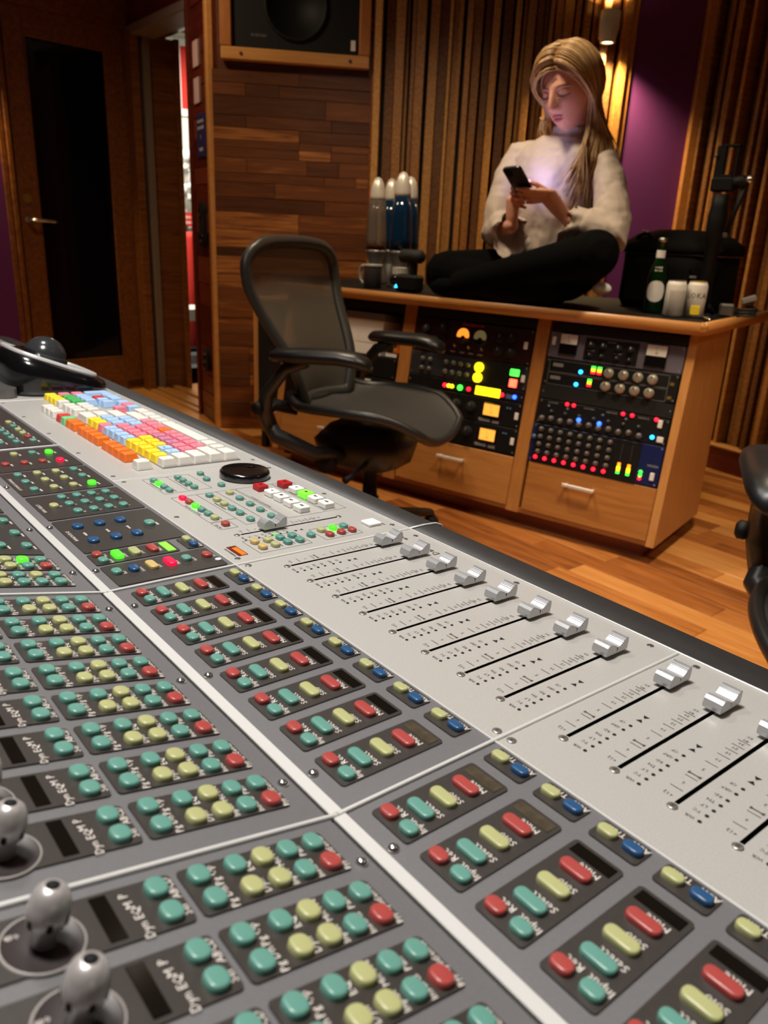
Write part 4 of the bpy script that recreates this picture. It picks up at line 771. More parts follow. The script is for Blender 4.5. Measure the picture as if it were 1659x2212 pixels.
# left bay: boxes, can, books, black gear
g, P_ = gear('rack_recorder', 'black rack recorder with a white label strip and a red light, behind the mesh chair', -1790, -1172, 214, 410, 'gear_black')
bx(g, 'label_strip', P_(-1332, 392), 78, 16, 1, 'tape'); led(g, P_(-1397, 358), 8, 'led_red'); led(g, P_(-1397, 335), 4, 'led_red'); bx(g, 'disc_slot', P_(-1560, 330), 200, 14, 2, 'gloss_black')
g, P_ = gear('rack_drive', 'black rack drive with small grey badges under the pale boxes', -1790, -1172, 415, 500, 'gear_black')
for u, s in ((-1650, 480), (-1600, 450), (-1480, 470)): bx(g, 'name_badge', P_(u, s), 26, 9, 1, 'grey_label')
MU = MDI @ MR
def inbay(name, label, cat, u, s, dz, dims, m, parts=()):
    t_ = thing(name, label, cat, MR @ T(u * mm, (s - dims[1] / 2) * mm, dz)); MB().box((0, dims[1] / 2 * mm, 0), (dims[0] * mm, dims[1] * mm, dims[2] * mm), b=.002).build('body', m, t_)
    for n_, c_, d_, m_ in parts: MB().box(tuple(x * mm for x in c_), tuple(x * mm for x in d_), b=.0008).build(n_, m_, t_)
    return t_
inbay('storage_box', 'pale storage box with a grey lid in the open bay behind the mesh chair', 'box', -1372, 588, -.075, (204, 172, 140), 'white_cloth', [('lid', (0, 160, 0), (210, 30, 146), 'grey_label'), ('label', (20, 80, 70.6), (120, 60, 1), 'tape')])
inbay('drink_can', 'small orange drink can on a book in the open bay', 'can', -1206, 554, -.05, (36, 62, 36), 'key_orange', [('rim', (0, 62, 0), (30, 3, 30), 'chrome'), ('band', (-8, 34, 18.2), (10, 40, 1), 'vu_dim')])
inbay('book', 'thick brown-spined book under the orange can', 'book', -1222, 512, -.05, (66, 20, 60), 'gear_red', [('pages', (0, 10, 30.5), (60, 14, 1), 'tape')])
# low black rack to the left of the desk, shoes in front of the plank wall
t_ = thing('side_rack', 'narrow black equipment rack with thin wood edges beside the desk', 'rack', MD @ T(1.96, -.28, 0))
MB().box((0, 0, .47), (.20, .3, .53)).build('body', 'inner_black', t_); MB().box((.105, .01, .47), (.014, .32, .55), b=.003).build('edge_board', 'oak_v', t_); MB().box((0, .01, .2), (.21, .32, .014), b=.003).build('bottom_board', 'oak', t_); MB().box((0, .01, .742), (.224, .32, .014), b=.003).build('top_board', 'oak', t_)
for a_ in (-.08, .08):
    for b_ in (-.12, .12): MB().box((a_, b_, .1), (.03, .03, .2)).build('leg', 'inner_black', t_)
def shoe(x, y, rz, lab):
    t_ = thing('shoe', lab, 'shoe', T(x, y, 0) @ RZ(rz), 'pair of black shoes'); mb = MB(); rings = []
    for z, s_, l0, l1 in ((0, .95, -.13, .14), (.02, 1, -.135, .145), (.05, .95, -.13, .13), (.085, .75, -.125, .04), (.12, .7, -.12, .0)): rings.append([((.045 * s_) * math.cos(a), (l0 + l1) / 2 + (l1 - l0) / 2 * math.sin(a), z) for a in [2 * math.pi * i / 16 for i in range(16)]])
    mb.loft(rings, 0, True, (True, False)); mb.loft([[(x_ * .97, y_, z_ - .001 * i) for x_, y_, z_ in rings[-1]] for i in (0, 40)], 1, True, (False, True)); mb.build('upper', ['rubber', 'matte_black'], t_); MB().loft([[(p[0] * 1.04, p[1] * 1.02, z) for p in rings[0]] for z in (0, .014)], 0, False).build('sole', 'steel_grey', t_)
# ------------------------------------------------------------------ things on the desk (desk frame)
def on_desk(name, label, cat, u, v, rz=0, group=None): return thing(name, label, cat, MD @ T(-u, v, DT) @ RZ(rz), group)
mat('lamp_cap', (226, 218, 206), .3, .35); mat('glass_grey', (150, 140, 130), .08, 0, trans=.75, ior=1.2); mat('liquid_blue', (14, 44, 72), .08, 0, trans=.25); mat('wax_red', (150, 12, 22), .4); mat('wax_teal', (24, 120, 112), .4, 0, .05); mat('wax_green', (150, 180, 60), .4, 0, .05)
def lava(u, v, sc_, glass, wax, lab):
    t_ = on_desk('lava_lamp', lab, 'lava lamp', u, v, 0, 'lava lamps'); t_.scale = (sc_,) * 3
    MB().lathe([(.052, 0), (.054, .006), (.046, .05), (.034, .085), (.032, .092), (.046, .14), (.05, .152)], 24).build('base', 'steel_grey', t_)
    MB().lathe([(.047, .15), (.0475, .168), (.038, .176), (.01, .18)], 20).build('wax', wax, t_)
    MB().lathe([(.048, .151), (.0495, .2), (.044, .3), (.035, .378)], 24).build('glass_bottle', glass, t_)
    MB().lathe([(.0355, .372), (.0355, .388), (.033, .42), (.026, .448), (.015, .466), (.003, .472)], 24).build('cap', 'lamp_cap', t_)
def UPX(x, v, y=560): return -PXV(x, y, v).x
lava(UPX(817, -.47, 400), -.47, .99, 'glass_grey', 'wax_red', 'lava lamp with clear grey bottle and red wax at its foot')
lava(UPX(871, -.38, 400), -.38, 1.02, 'liquid_blue', 'wax_teal', 'tallest lava lamp with dark blue bottle and teal wax')
lava(UPX(847, -.6, 400), -.6, 1.0, 'liquid_blue', 'wax_teal', 'lava lamp half hidden between the clear one and the tall blue one')
lava(UPX(886, -.5, 400), -.505, 1.0, 'liquid_blue', 'wax_green', 'dark blue lava lamp with green wax behind the tall one')
t_ = on_desk('coffee_mug', 'dark grey coffee mug with a pale rim and handle beside the lava lamps', 'mug', UPX(805, -.2, 600), -.2)
MB().lathe([(.036, 0), (.039, .004), (.0395, .09), (.041, .097), (.038, .097), (.036, .01), (.002, .008)], 24, cap=(True, True)).build('cup', mat('mug_grey', (72, 70, 76), .5), t_)
MB().tube([(.036, 0, .085), (.06, 0, .09), (.072, 0, .07), (.07, 0, .035), (.054, 0, .015), (.037, 0, .02)], [.007] * 6, 8, flat=.8).build('handle', mat('mug_pale', (150, 148, 140), .4), t_)
MB().lathe([(.0400, .088), (.0415, .09), (.0415, .098), (.0375, .0982), (.0372, .09)], 24, cap=(False, False)).build('rim', 'mug_pale', t_)
t_ = on_desk('paper_cup', 'cream ribbed cup behind the black camcorder', 'cup', UPX(864, -.29, 575), -.29)
mb = MB(); mb.loft([[((r + .0012 * (i % 2)) * math.cos(2 * math.pi * i / 28), (r + .0012 * (i % 2)) * math.sin(2 * math.pi * i / 28), z) for i in range(28)] for r, z in ((.026, 0), (.033, .085), (.034, .088), (.031, .086), (.025, .01))], 0, False); mb.build('cup', 'vu_white', t_)
t_ = on_desk('camcorder', 'black camcorder with a barrel microphone on top and a blue lit symbol', 'camcorder', UPX(876, -.16, 605), -.16)
MB().box((-.02, 0, .036), (.115, .06, .068), b=.01).build('body', 'soft_black', t_); MB().lathe([(.028, 0), (.03, .01), (.03, .05), (.026, .055)], 20, 0, True, T(.028, 0, .045) @ RY(90) @ Matrix.Scale(.75, 4)).build('lens_barrel', 'gloss_black', t_)
MB().lathe([(.018, 0), (.026, .008), (.027, .1), (.02, .112), (.004, .114)], 20, 0, True, T(.03, 0, .142) @ RY(-90)).build('microphone', 'rubber', t_)
MB().box((-.04, 0, .095), (.022, .03, .05), b=.004).build('mount', 'soft_black', t_); mb = MB(); mb.marks(0, 0, .036, .009, n=5); mb.build('lettering', 'gear_grey', t_, kind='stuff', M=frame((-.025, .0275, .146), (-1, 0, 0), (0, 0, 1), (0, 1, 0)))
mb = MB(); mb.add([(-.007, -.006, 0), (.007, -.006, 0), (0, .008, 0)], [(0, 1, 2)]); mb.add([(-.007, -.006, 0), (.007, -.006, 0), (0, .008, 0), (-.007, -.006, -.001), (.007, -.006, -.001), (0, .008, -.001)], [(0, 3, 4, 1), (1, 4, 5, 2), (2, 5, 3, 0)]); mb.build('power_light', 'led_cyan', t_, frame((.026, .0306, .022), (-1, 0, 0), (0, 0, 1), (0, 1, 0)))
# cans, bottle, bag, tripod, cables
def can(u, v, lab, m, top, deco):
    t_ = on_desk('beer_can', lab, 'can', u, v, 200, 'cans on the desk corner'); MB().lathe([(.026, 0), (.033, .006), (.033, .104), (.028, .116)], 28).build('body', m, t_); MB().lathe([(.0275, .1155), (.029, .1185), (.0265, .1195), (.025, .116), (.002, .1155)], 28).build('lid', top, t_); deco(t_)
def wrap(t_, txts, m, r=.0334):
    mb = MB()
    for txt, a0, z, s_ in txts:
        vs, fs, w_ = text_geo(txt); mb.add([(r * math.sin(-a0 + (p[0] - w_ / 2) * s_ / r), -r * math.cos(-a0 + (p[0] - w_ / 2) * s_ / r), z + p[1] * s_) for p in vs], fs)
    mb.build('lettering', m, t_, kind='stuff')
def d1(t_):
    mb = MB(); 
    for k in range(9): mb.box((0, 0, 0), (.0016, .0006, .07), 0, RZ(k * 11 - 30) @ T(0, -.0331, .052))
    mb.build('can_print', 'steel_grey', t_, RZ(0), kind='stuff')
def d2(t_):
    wrap(t_, [('LOKA', .0, .072, .026)], 'gear_grey'); MB().box((0, -.0325, .025), (.03, .003, .03), b=.001).build('lemon_print', 'key_yellow', t_)
can(-.105, -.205, 'white beer can with faint grey print, before the lemon can', 'vu_white', 'chrome', d1); can(-.052, -.262, 'pale lemon soda can with a gold rim and dark letters', 'vu_white', 'brass', d2)
t_ = on_desk('beer_bottle', 'green glass beer bottle with white labels behind the cans', 'bottle', -.205, -.29, 200); mat('bottle_green', (6, 36, 10), .1, 0, coat=.4)
MB().lathe([(.03, 0), (.0315, .006), (.0315, .12), (.028, .145), (.016, .18), (.0135, .2), (.013, .235), (.0145, .237), (.0145, .248), (.0125, .25)], 28).build('glass', 'bottle_green', t_)
MB().lathe([(.0152, .18), (.0152, .212)], 20, cap=(False, False)).build('neck_label', 'white_cloth', t_); mb = MB(); mb.loft([[((.0322) * math.sin(a), -(.0322) * math.cos(a), .075 + s_ * .036 * math.sqrt(max(0, 1 - (a / 1.1) ** 2))) for a in [-1.1 + 2.2 * i / 14 for i in range(15)]] for s_ in (-1, 1)], 0, True, (False, False), False); mb.build('body_label', 'white_cloth', t_)
MB().lathe([(.0148, .238), (.0152, .25), (.013, .253)], 20).build('crown_cap', 'chrome', t_)
mb = MB(); [mb.marks(0, z_, .026, .008, z=r_, n=4, M=frame((0, 0, 0), (1, 0, 0), (0, 0, 1), (0, -1, 0))) for z_, r_ in ((.155, .0272), (.145, .0288))]; mb.build('lettering', 'ink_white', t_, kind='stuff')
mat('bag_fabric', (6, 6, 7), .85, 0, noise=(12, 11, 12), bscale=90, bump=.4, spec=.15)
t_ = on_desk('camera_bag', 'bulky black fabric camera bag with a silver zip on the desk', 'bag', -.235, -.62)
def bagring(z, sx, sy, w=0.): return [(sx * math.copysign(abs(math.cos(a)) ** .5, math.cos(a)) + w * math.sin(3 * a + z * 30), sy * math.copysign(abs(math.sin(a)) ** .5, math.sin(a)) + w * math.cos(4 * a), z) for a in [2 * math.pi * i / 40 for i in range(40)]]
mb = MB(); mb.loft([bagring(0, .185, .15), bagring(.03, .2, .16), bagring(.14, .2, .16, .004), bagring(.205, .196, .155, .003)], 0, True); mb.build('body', 'bag_fabric', t_)
mb = MB(); mb.loft([bagring(.2, .205, .165), bagring(.215, .208, .168, .003), bagring(.235, .2, .16, .006), bagring(.265, .16, .125, .01), bagring(.285, .09, .07, .008), bagring(.288, .03, .03)], 0, True); mb.build('lid', 'bag_fabric', t_)
mb = MB(); mb.loft([bagring(.196, .2005, .1605), bagring(.203, .2045, .1645), bagring(.204, .2, .16)], 0, True, (False, False)); mb.build('zip', 'steel_grey', t_)
MB().tube([(.17, .1, .225), (.13, .12, .262), (.1, .13, .27), (.075, .14, .248)], .007, 8).build('carry_strap', 'bag_fabric', t_)
for x, z in ((.115, .274), (.1, .272)): MB().sph((x, .13, z), .007, 10, 6).build('buckle', 'chrome', t_)
for x in (-.02, -.1): MB().box((x, .164, .125), (.03, .002, .008)).build('logo_tag', 'grey_label', t_)
mb = MB().prism(rrect(.24, .012, .005), .03, .15, M=T(.03, .163, 0)); mb.build('pocket', 'bag_fabric', t_)
# phone clamp on a mini tripod standing on the bag side
t_ = on_desk('phone_tripod', 'black mini tripod with a phone clamp and tilt handle standing by the bag', 'tripod', UPX(1527, -.37, 600), -.37)
for a_ in (90, 210, 330): MB().tube([(0, 0, .05), (.045 * math.cos(math.radians(a_)), .045 * math.sin(math.radians(a_)), .008)], [.014, .009], 8).build('leg', 'soft_black', t_)
MB().lathe([(.022, .04), (.024, .06), (.023, .24), (.03, .25), (.032, .33), (.027, .36), (.026, .4)], 16).build('column', 'soft_black', t_); MB().box((.0, 0, .43), (.075, .036, .045), b=.006).build('pan_head', 'soft_black', t_)
for c_, d_ in (((0, 0, .455), (.05, .02, .012)), ((.02, 0, .5), (.03, .018, .1)), ((-.032, 0, .5), (.01, .014, .1)), ((-.008, 0, .55), (.06, .02, .008))): MB().box(c_, d_, b=.002).build('clamp', 'soft_black', t_)
MB().tube([(-.02, 0, .435), (-.06, .0, .44), (-.075, 0, .43)], [.016, .022, .018], 10).build('tilt_joint', 'soft_black', t_); MB().sph((-.085, .01, .445), .013, 12, 8).build('lock_knob', 'chrome', t_)
MB().tube([(-.07, 0, .42), (-.055, 0, .35), (-.04, .0, .28)], [.01, .008, .007], 8).build('pan_handle', 'soft_black', t_); MB().box((-.034, 0, .27), (.02, .016, .016), b=.003).build('clip', 'steel_grey', t_); MB().sph((.035, .01, .52), .007, 8, 6).build('clamp_screw', 'steel_grey', t_)
t_ = on_desk('pen', 'slim silver pen lying beside the lemon can', 'pen', UPX(1527, -.19, 674), -.19, 118); mb = MB(); mb.tube([(-.06, 0, .006), (-.05, 0, .006), (.045, 0, .006), (.06, 0, .006)], [.002, .0055, .0055, .003], 8); mb.build('barrel', 'chrome', t_); MB().box((.03, 0, .0125), (.035, .003, .002)).build('pocket_clip', 'steel_grey', t_)
t_ = on_desk('charger_block', 'small grey charger with coiled black cable at the desk edge', 'charger', .012, -.42, 20); MB().box((0, 0, .022), (.05, .04, .044), b=.006).build('block', 'steel_grey', t_)
mb = MB(); mb.tube([(-.02 - .0 * i + .03 * math.cos(i * .7) - .05, .03 * math.sin(i * .7) - .0, .006 + .0012 * i) for i in range(26)], .0045, 6); mb.build('cable', 'rubber', t_); MB().box((-.085, .0, .035), (.05, .02, .022), 0, RY(20), .004).build('plug', 'grey_label', t_)
shoe(2.62, -1.33, 20, 'black shoe on the floor by the plank wall, nearer the desk'); shoe(2.72, -1.22, 24, 'black shoe on the floor by the plank wall, farther from the desk')
# ------------------------------------------------------------------ mesh office chairs
def mesh_fabric(name, col, alpha):
    m = mat(name, col, .6); nt = m.node_tree; b = nt.nodes['Principled BSDF']; tc = nt.nodes.new('ShaderNodeTexCoord'); wv = nt.nodes.new('ShaderNodeTexWave'); wv.inputs['Scale'].default_value = 95; wv.bands_direction = 'Z'
    mr = nt.nodes.new('ShaderNodeMapRange'); mr.inputs[3].default_value = alpha; mr.inputs[4].default_value = 1; nt.links.new(tc.outputs['Object'], wv.inputs['Vector']); nt.links.new(wv.outputs['Fac'], mr.inputs[0]); nt.links.new(mr.outputs[0], b.inputs['Alpha']); return m
mesh_fabric('chair_mesh', (90, 82, 70), .72); mat('chair_frame', (34, 33, 32), .4); mat('chair_back', (58, 56, 52), .4); mat('chair_pad', (20, 20, 21), .38); mat('seat_mesh', (58, 56, 53), .45, 0, noise=(50, 48, 46), bscale=500)
def aeron(M, label, seat_z=.455, arms=(0, 0)):
    c = thing('mesh_office_chair', label, 'chair', M, 'mesh office chairs')
    for k in range(5):
        a = math.radians(72 * k + 18); ca, sa = math.cos(a), math.sin(a)
        MB().tube([(.03 * ca, .03 * sa, .115), (.15 * ca, .15 * sa, .105), (.3 * ca, .3 * sa, .075), (.325 * ca, .325 * sa, .07)], [.032, .028, .022, .018], 10, flat=.75).build('base_leg', 'chair_frame', c)
        mb = MB(); mb.box((0, 0, .052), (.02, .034, .03), b=.006)
        for s_ in (-1, 1): mb.lathe([(.02, 0), (.028, .003), (.028, .015), (.02, .018)], 14, 0, True, T(s_ * .014 - .009, 0, .028) @ RY(90))
        mb.build('caster', 'rubber', c, T(.325 * ca, .325 * sa, 0) @ RZ(72 * k + 40))
    MB().lathe([(.03, .09), (.032, .2), (.026, .205), (.024, .3), (.034, .34)], 16).build('gas_column', 'soft_black', c)
    mb = MB(); mb.loft([[(x * s_, y * s_ * 1.3 - .02, z) for x, y in rrect(.2, .2, .05)] for z, s_ in ((.30, .6), (.33, 1.1), (.4, 1.25), (.45, .9))], 0, True); mb.build('tilt_mechanism', 'chair_frame', c)
    mb = MB(); mb.lathe([(.035, 0), (.04, .01), (.035, .03)], 14, 0, True, T(.13, -.09, .34) @ RY(90)); mb.tube([(.1, .04, .35), (.2, .06, .345), (.26, .05, .33)], [.008, .007, .012], 8); mb.build('tilt_lever', 'soft_black', c)
    z0 = seat_z
    def seat(i, j):
        s_ = -1 + 2 * i; h = j; y = -.21 + .46 * h; wd = .215 + .045 * math.sin(math.pi * min(1, h * 1.15)); e = max(0, (h - .7) / .3); wd *= 1 - .28 * e ** 2.2; e2 = max(0, (.2 - h) / .2); wd *= 1 - .15 * e2 ** 2
        z = z0 + .04 * abs(s_) ** 2.2 - .012 + .015 * math.sin(math.pi * h) - .045 * max(0, (h - .72) / .28) ** 1.8 + (.03 * e2 ** 2); return (wd * s_, y + .012 * (1 - s_ * s_) * (1 if h > .9 else 0), z)
    MB().grid(seat, 20, 18).build('seat_pan', 'seat_mesh', c)
    bd = [seat(i / 20, 0) for i in range(21)] + [seat(1, j / 18) for j in range(1, 19)] + [seat(1 - i / 20, 1) for i in range(1, 21)] + [seat(0, 1 - j / 18) for j in range(1, 18)]
    MB().tube([(x, y, z - .008) for x, y, z in bd + bd[:2]], .0135, 8, flat=1.25).build('seat_frame', 'chair_frame', c)
    def back(i, j):
        s_ = -1 + 2 * i; h = j; wd = .135 + .122 * min(1, h / .72) ** .9; e = max(0, (h - .8) / .2); wd *= 1 - .3 * e ** 3.2
        z = .525 + .495 * h - .012 * abs(s_) ** 3 * max(0, h - .8) / .2; y = -.225 - .02 * math.sin(math.pi * h * 1.1) - .13 * h ** 1.5 + .045 * s_ * s_ * (.4 + .6 * (1 - h)) + .02 * math.sin(h * 6.5) ; return (wd * s_, y, z)
    MB().grid(back, 20, 24).build('back_mesh', 'chair_mesh', c)
    bd = [back(i / 20, 0) for i in range(21)] + [back(1, j / 24) for j in range(1, 25)] + [back(1 - i / 20, 1) for i in range(1, 21)] + [back(0, 1 - j / 24) for j in range(1, 24)]
    MB().tube(bd + bd[:2], .017, 10, flat=1.3).build('back_frame', 'chair_back', c)
    MB().tube([(-.2, -.25, .70), (-.1, -.305, .675), (0, -.315, .67), (.1, -.305, .675), (.2, -.25, .70)], [.02, .034, .036, .034, .02], 10, flat=.35).build('lumbar_pad', 'rubber', c)
    for s_ in (-1, 1):
        MB().tube([(s_ * .15, -.2, .50), (s_ * .2, -.26, .52), (s_ * .265, -.25, .5), (s_ * .275, -.2, .44), (s_ * .2, -.1, .38), (s_ * .1, -.04, .37)], [.018, .022, .026, .026, .024, .02], 10).build('yoke', 'chair_frame', c)
        MB().tube([(s_ * .272, -.22, .46), (s_ * .29, -.235, .52), (s_ * .295, -.215, .58), (s_ * .29, -.15, .66), (s_ * .285, -.08, .69)], [.026, .026, .022, .02, .022], 10).build('arm_post', 'chair_frame', c)
        mb = MB(); rings = []
        for y, hw, z, th in ((-.215, .02, .665, .012), (-.2, .038, .668, .02), (-.12, .046, .672, .024), (0, .047, .675, .024), (.05, .044, .67, .024), (.085, .034, .66, .02), (.098, .016, .65, .01)): rings.append([(hw * math.cos(a), y, z + th * math.sin(a)) for a in [2 * math.pi * i / 16 for i in range(16)]])
        mb.loft(rings, 0, True); ar = arms[0] if s_ < 0 else arms[1]
        mb.build('armrest_pad', 'chair_pad', c, T(s_ * .275, .03, .035) @ RZ(ar))
        MB().lathe([(.012, 0), (.02, .006), (.02, .02), (.012, .026)], 12, 0, True, T(s_ * .31, -.235, .53) @ RY(90 * s_)).build('height_knob', 'soft_black', c)
    return c
aeron(T(1.5, -1.29, 0) @ RZ(113), 'black mesh office chair with empty seat turned toward the producer desk', .505, (-8, 14))
aeron(T(-.221, -1.069, 0) @ RZ(20), 'black mesh office chair cut off beside the wooden floor, its armrest near the console', .45, (0, 10))
# ------------------------------------------------------------------ person sitting cross-legged on the desk (desk frame: +x = her right, +y = front)
mat('skin', (222, 164, 140), .5, 0, sub=.12, noise=(212, 150, 126), bscale=60); mat('lips', (172, 84, 84), .4); mat('brow', (112, 84, 58), .8); mat('lash', (60, 44, 38), .8)
mat('blouse', (194, 178, 166), .62, 0, noise=(184, 168, 156), bscale=30, bump=.3); mat('trousers', (4, 4, 5), .9, spec=.08); mat('blond', (182, 144, 98), .42, 0, noise=(138, 104, 66), bscale=70); mat('blond_light', (212, 180, 132), .42, 0, noise=(166, 130, 86), bscale=70)
mat('phone_back', (14, 12, 12), .4); mat('phone_screen', (190, 180, 255), .4, 0, 3.0, (176, 170, 255))
PC = Vector((.63, -.30, DT)); PRS = thing('person', 'person in white blouse and black trousers sitting cross-legged on the desk, looking at a phone', 'person', MD @ Matrix.Translation(PC))
PT = Matrix.Translation(-PC); pv = lambda x, y, v: PXV(x, y, v)
def gs(x, w_): return math.exp(-(x / w_) ** 2)
HS = 1.12
def head(th, ph, off=0.):
    """th azimuth (0 = face front, + = her right), ph elevation; returns head-local point, metres"""
    x, y, z = math.sin(th) * math.cos(ph), math.cos(th) * math.cos(ph), math.sin(ph)
    X, Y, Zc = x * .074, y * .094, z * .118
    if Zc < 0: k = min(1, -Zc / .118); X *= 1 - .34 * k ** 1.4; Y *= (1 - .10 * k) if y > 0 else (1 - .38 * k)
    else: X *= 1 + .05 * Zc / .118; Y *= 1 + (.05 if y < 0 else -.02) * Zc / .118
    if y > 0:
        f = y ** 2; d = 0.
        d -= .010 * (gs(X - .031, .017) + gs(X + .031, .017)) * gs(Zc - .006, .013)
        d += .0045 * gs(abs(X) - .03, .022) * gs(Zc - .028, .009)
        nz = max(0, min(1, (.024 - Zc) / .05)); d += (.026 * nz ** 1.1 + .004) * gs(X, .0085 + .005 * nz) * (1 if -.034 < Zc < .03 else gs((Zc + .034) if Zc < -.034 else (Zc - .03), .007))
        d += .006 * (gs(X - .012, .006) + gs(X + .012, .006)) * gs(Zc + .030, .007)
        d += .0065 * gs(X, .022) * (gs(Zc + .054, .006) + 1.1 * gs(Zc + .068, .0065)) - .004 * gs(X, .022) * gs(Zc + .0605, .0028)
        d += .008 * gs(X, .02) * gs(Zc + .098, .014) + .004 * gs(abs(X) - .042, .02) * gs(Zc + .018, .02)
        Y += d * f
    r = math.sqrt(X * X + Y * Y + Zc * Zc); k = 1 + off / max(r, 1e-4); return Vector((X * k, Y * k, Zc * k)) * HS
HC = pv(1229, 199, -.255); HM = Matrix.Translation(HC) @ RZ(-6) @ RX(-17) @ RY(4)
body = MB(); pi = math.pi
rings = [[head(2 * pi * i / 72 , -pi / 2 + pi * (j if 0 < j < 72 else (.15 if j == 0 else 71.85)) / 72) for i in range(72)] for j in range(73)]
body.loft([r[::-1] for r in rings], 0, True, M=HM)
NB = pv(1228, 312, -.30)
body.tube([HM @ Vector((0, -.025, -.07)), (HM @ Vector((0, -.03, -.11))).lerp(NB, .5), NB, NB + Vector((0, -.01, -.06))], [.052, .05, .056, .08], 16)
def cap(mb, a, b, r0, r1, n=14, flat=1., extra=()):
    a, b = Vector(a), Vector(b); d = (b - a).normalized(); pts = [a - d * r0 * .85, a - d * r0 * .5, a] + [a.lerp(b, t) for t in (.33, .66)] + [b, b + d * r1 * .5, b + d * r1 * .85]
    mb.tube(pts, [r0 * .4, r0 * .85, r0, r0 + (r1 - r0) * .33, r0 + (r1 - r0) * .66, r1, r1 * .85, r1 * .4], n, flat=flat)
shR, elR, wrR = pv(1126, 332, -.30), pv(1076, 500, -.2), pv(1106, 488, -.095)
shL, elL, wrL = pv(1306, 356, -.28), pv(1318, 508, -.17), pv(1226, 474, -.12)
for s_, e_, w_ in ((shR, elR, wrR), (shL, elL, wrL)): cap(body, s_, e_, .042, .036); cap(body, e_, w_, .037, .025)
body.loft([[(PC.x + cx + rx * math.cos(a), cy + ry * math.sin(a), z) for a in [2 * pi * i / 24 for i in range(24)]] for z, cx, cy, rx, ry in ((.90, 0, -.33, .13, .09), (1.05, 0, -.325, .11, .085), (1.25, .0, -.31, .13, .09), (1.36, .0, -.30, .14, .07), (1.40, .0, -.30, .07, .055))], 0, True)
def hand(wr, kn, tips, width, thick, normal, thumb, rad=.0085):
    """palm from wrist to knuckle line, four bent fingers, thumb from the palm side"""
    wr, kn = Vector(wr), Vector(kn); d = (kn - wr).normalized(); n = Vector(normal).normalized(); s = d.cross(n).normalized(); n = s.cross(d).normalized(); rg = []
    for t, w_, h_ in ((-.12, .021, .018), (.0, .023, .017), (.35, .031, .017), (.75, width * 1.0, thick), (1.0, width * 1.02, thick * .9), (1.1, width * .85, thick * .6)):
        c = wr.lerp(kn, t); rg.append([c + s * (w_ * math.cos(a)) + n * (h_ * math.sin(a)) for a in [2 * pi * i / 16 for i in range(16)]])
    body.loft(rg, 0, True)
    for i, (mid, tip) in enumerate(tips):
        o = (i - 1.5) / 1.5; k = kn + s * (-o * width * .78) - n * .002 * abs(o); mid, tip = Vector(mid), Vector(tip); r = rad * (1, 1.05, 1, .85)[i]
        m1 = k.lerp(mid, .5) + n * .003; m2 = mid.lerp(tip, .5) + n * .002
        body.tube([k - d * .012, k, m1, mid, m2, tip, tip + (tip - m2).normalized() * r * .6], [r * 1.1, r * 1.12, r * 1.02, r, r * .9, r * .8, r * .35], 10)
    body.tube([Vector(p) for p in thumb], [rad * 1.5, rad * 1.35, rad * 1.1, rad, rad * .8, rad * .3][:len(thumb)], 10)
# phone pose
LX = Vector((.16, .74, .65)).normalized(); WX = Vector((1, -.08, 0)); WX = (WX - LX * WX.dot(LX)).normalized(); NX = WX.cross(LX).normalized()
if NX.y > 0: NX = -NX
PHC = pv(1124, 397, -.04)
def ph(w_, l, n=0.): return PHC + WX * w_ + LX * l + NX * n
# her left hand (picture right): fingers run across the phone back, thumb over its edge
knL = pv(1184, 424, -.072)
hand(wrL, knL, [(ph(-.030, -.012, -.017), ph(.012, -.006, -.015)), (ph(-.034, -.032, -.018), ph(.014, -.028, -.015)), (ph(-.036, -.052, -.018), ph(.010, -.05, -.016)), (ph(-.038, -.07, -.018), ph(.0, -.07, -.018))], .034, .0155, NX * -1 + Vector((-.3, 0, 0)), [wrL.lerp(knL, .35), wrL.lerp(knL, .6) + Vector((-.004, -.006, .024)), ph(-.05, -.02, .012), ph(-.03, -.008, .0135), ph(-.014, .0, .013)])
# her right hand (picture left)
knR = ph(.058, -.055, -.012)
hand(wrR, knR, [(ph(.038, -.016, -.017), ph(.02, -.014, -.027)), (ph(.040, -.036, -.02), ph(.004, -.038, -.03)), (ph(.040, -.056, -.02), ph(.0, -.06, -.031)), (ph(.040, -.074, -.019), ph(.004, -.082, -.03))], .034, .0155, NX * -1 + Vector((.3, 0, 0)), [wrR.lerp(knR, .4), wrR.lerp(knR, .7) + Vector((.0, -.012, .02)), ph(.05, -.02, .012), ph(.03, -.01, .0135), ph(.016, -.004, .013)])
hipR, knR_, anR = Vector((.70, -.28, .935)), pv(962, 592, -.11), Vector((.50, -.10, .885))
hipL, knL_, anL = Vector((.55, -.28, .94)), pv(1286, 548, -.05), Vector((.86, -.035, .888))
for a, b, r0, r1 in ((hipR, knR_, .07, .055), (knR_, anR, .05, .036), (hipL, knL_, .07, .055), (knL_, anL, .048, .036)): cap(body, a, b, r0, r1)
body.sph((.63, -.33, .935), (.14, .11, .09), 20, 12)
bo = body.build('body', 'skin', PRS, PT)
md = bo.modifiers.new('union', 'REMESH'); md.mode = 'VOXEL'; md.voxel_size = .0032; md.use_smooth_shade = True
md = bo.modifiers.new('relax', 'SMOOTH'); md.factor = .5; md.iterations = 3
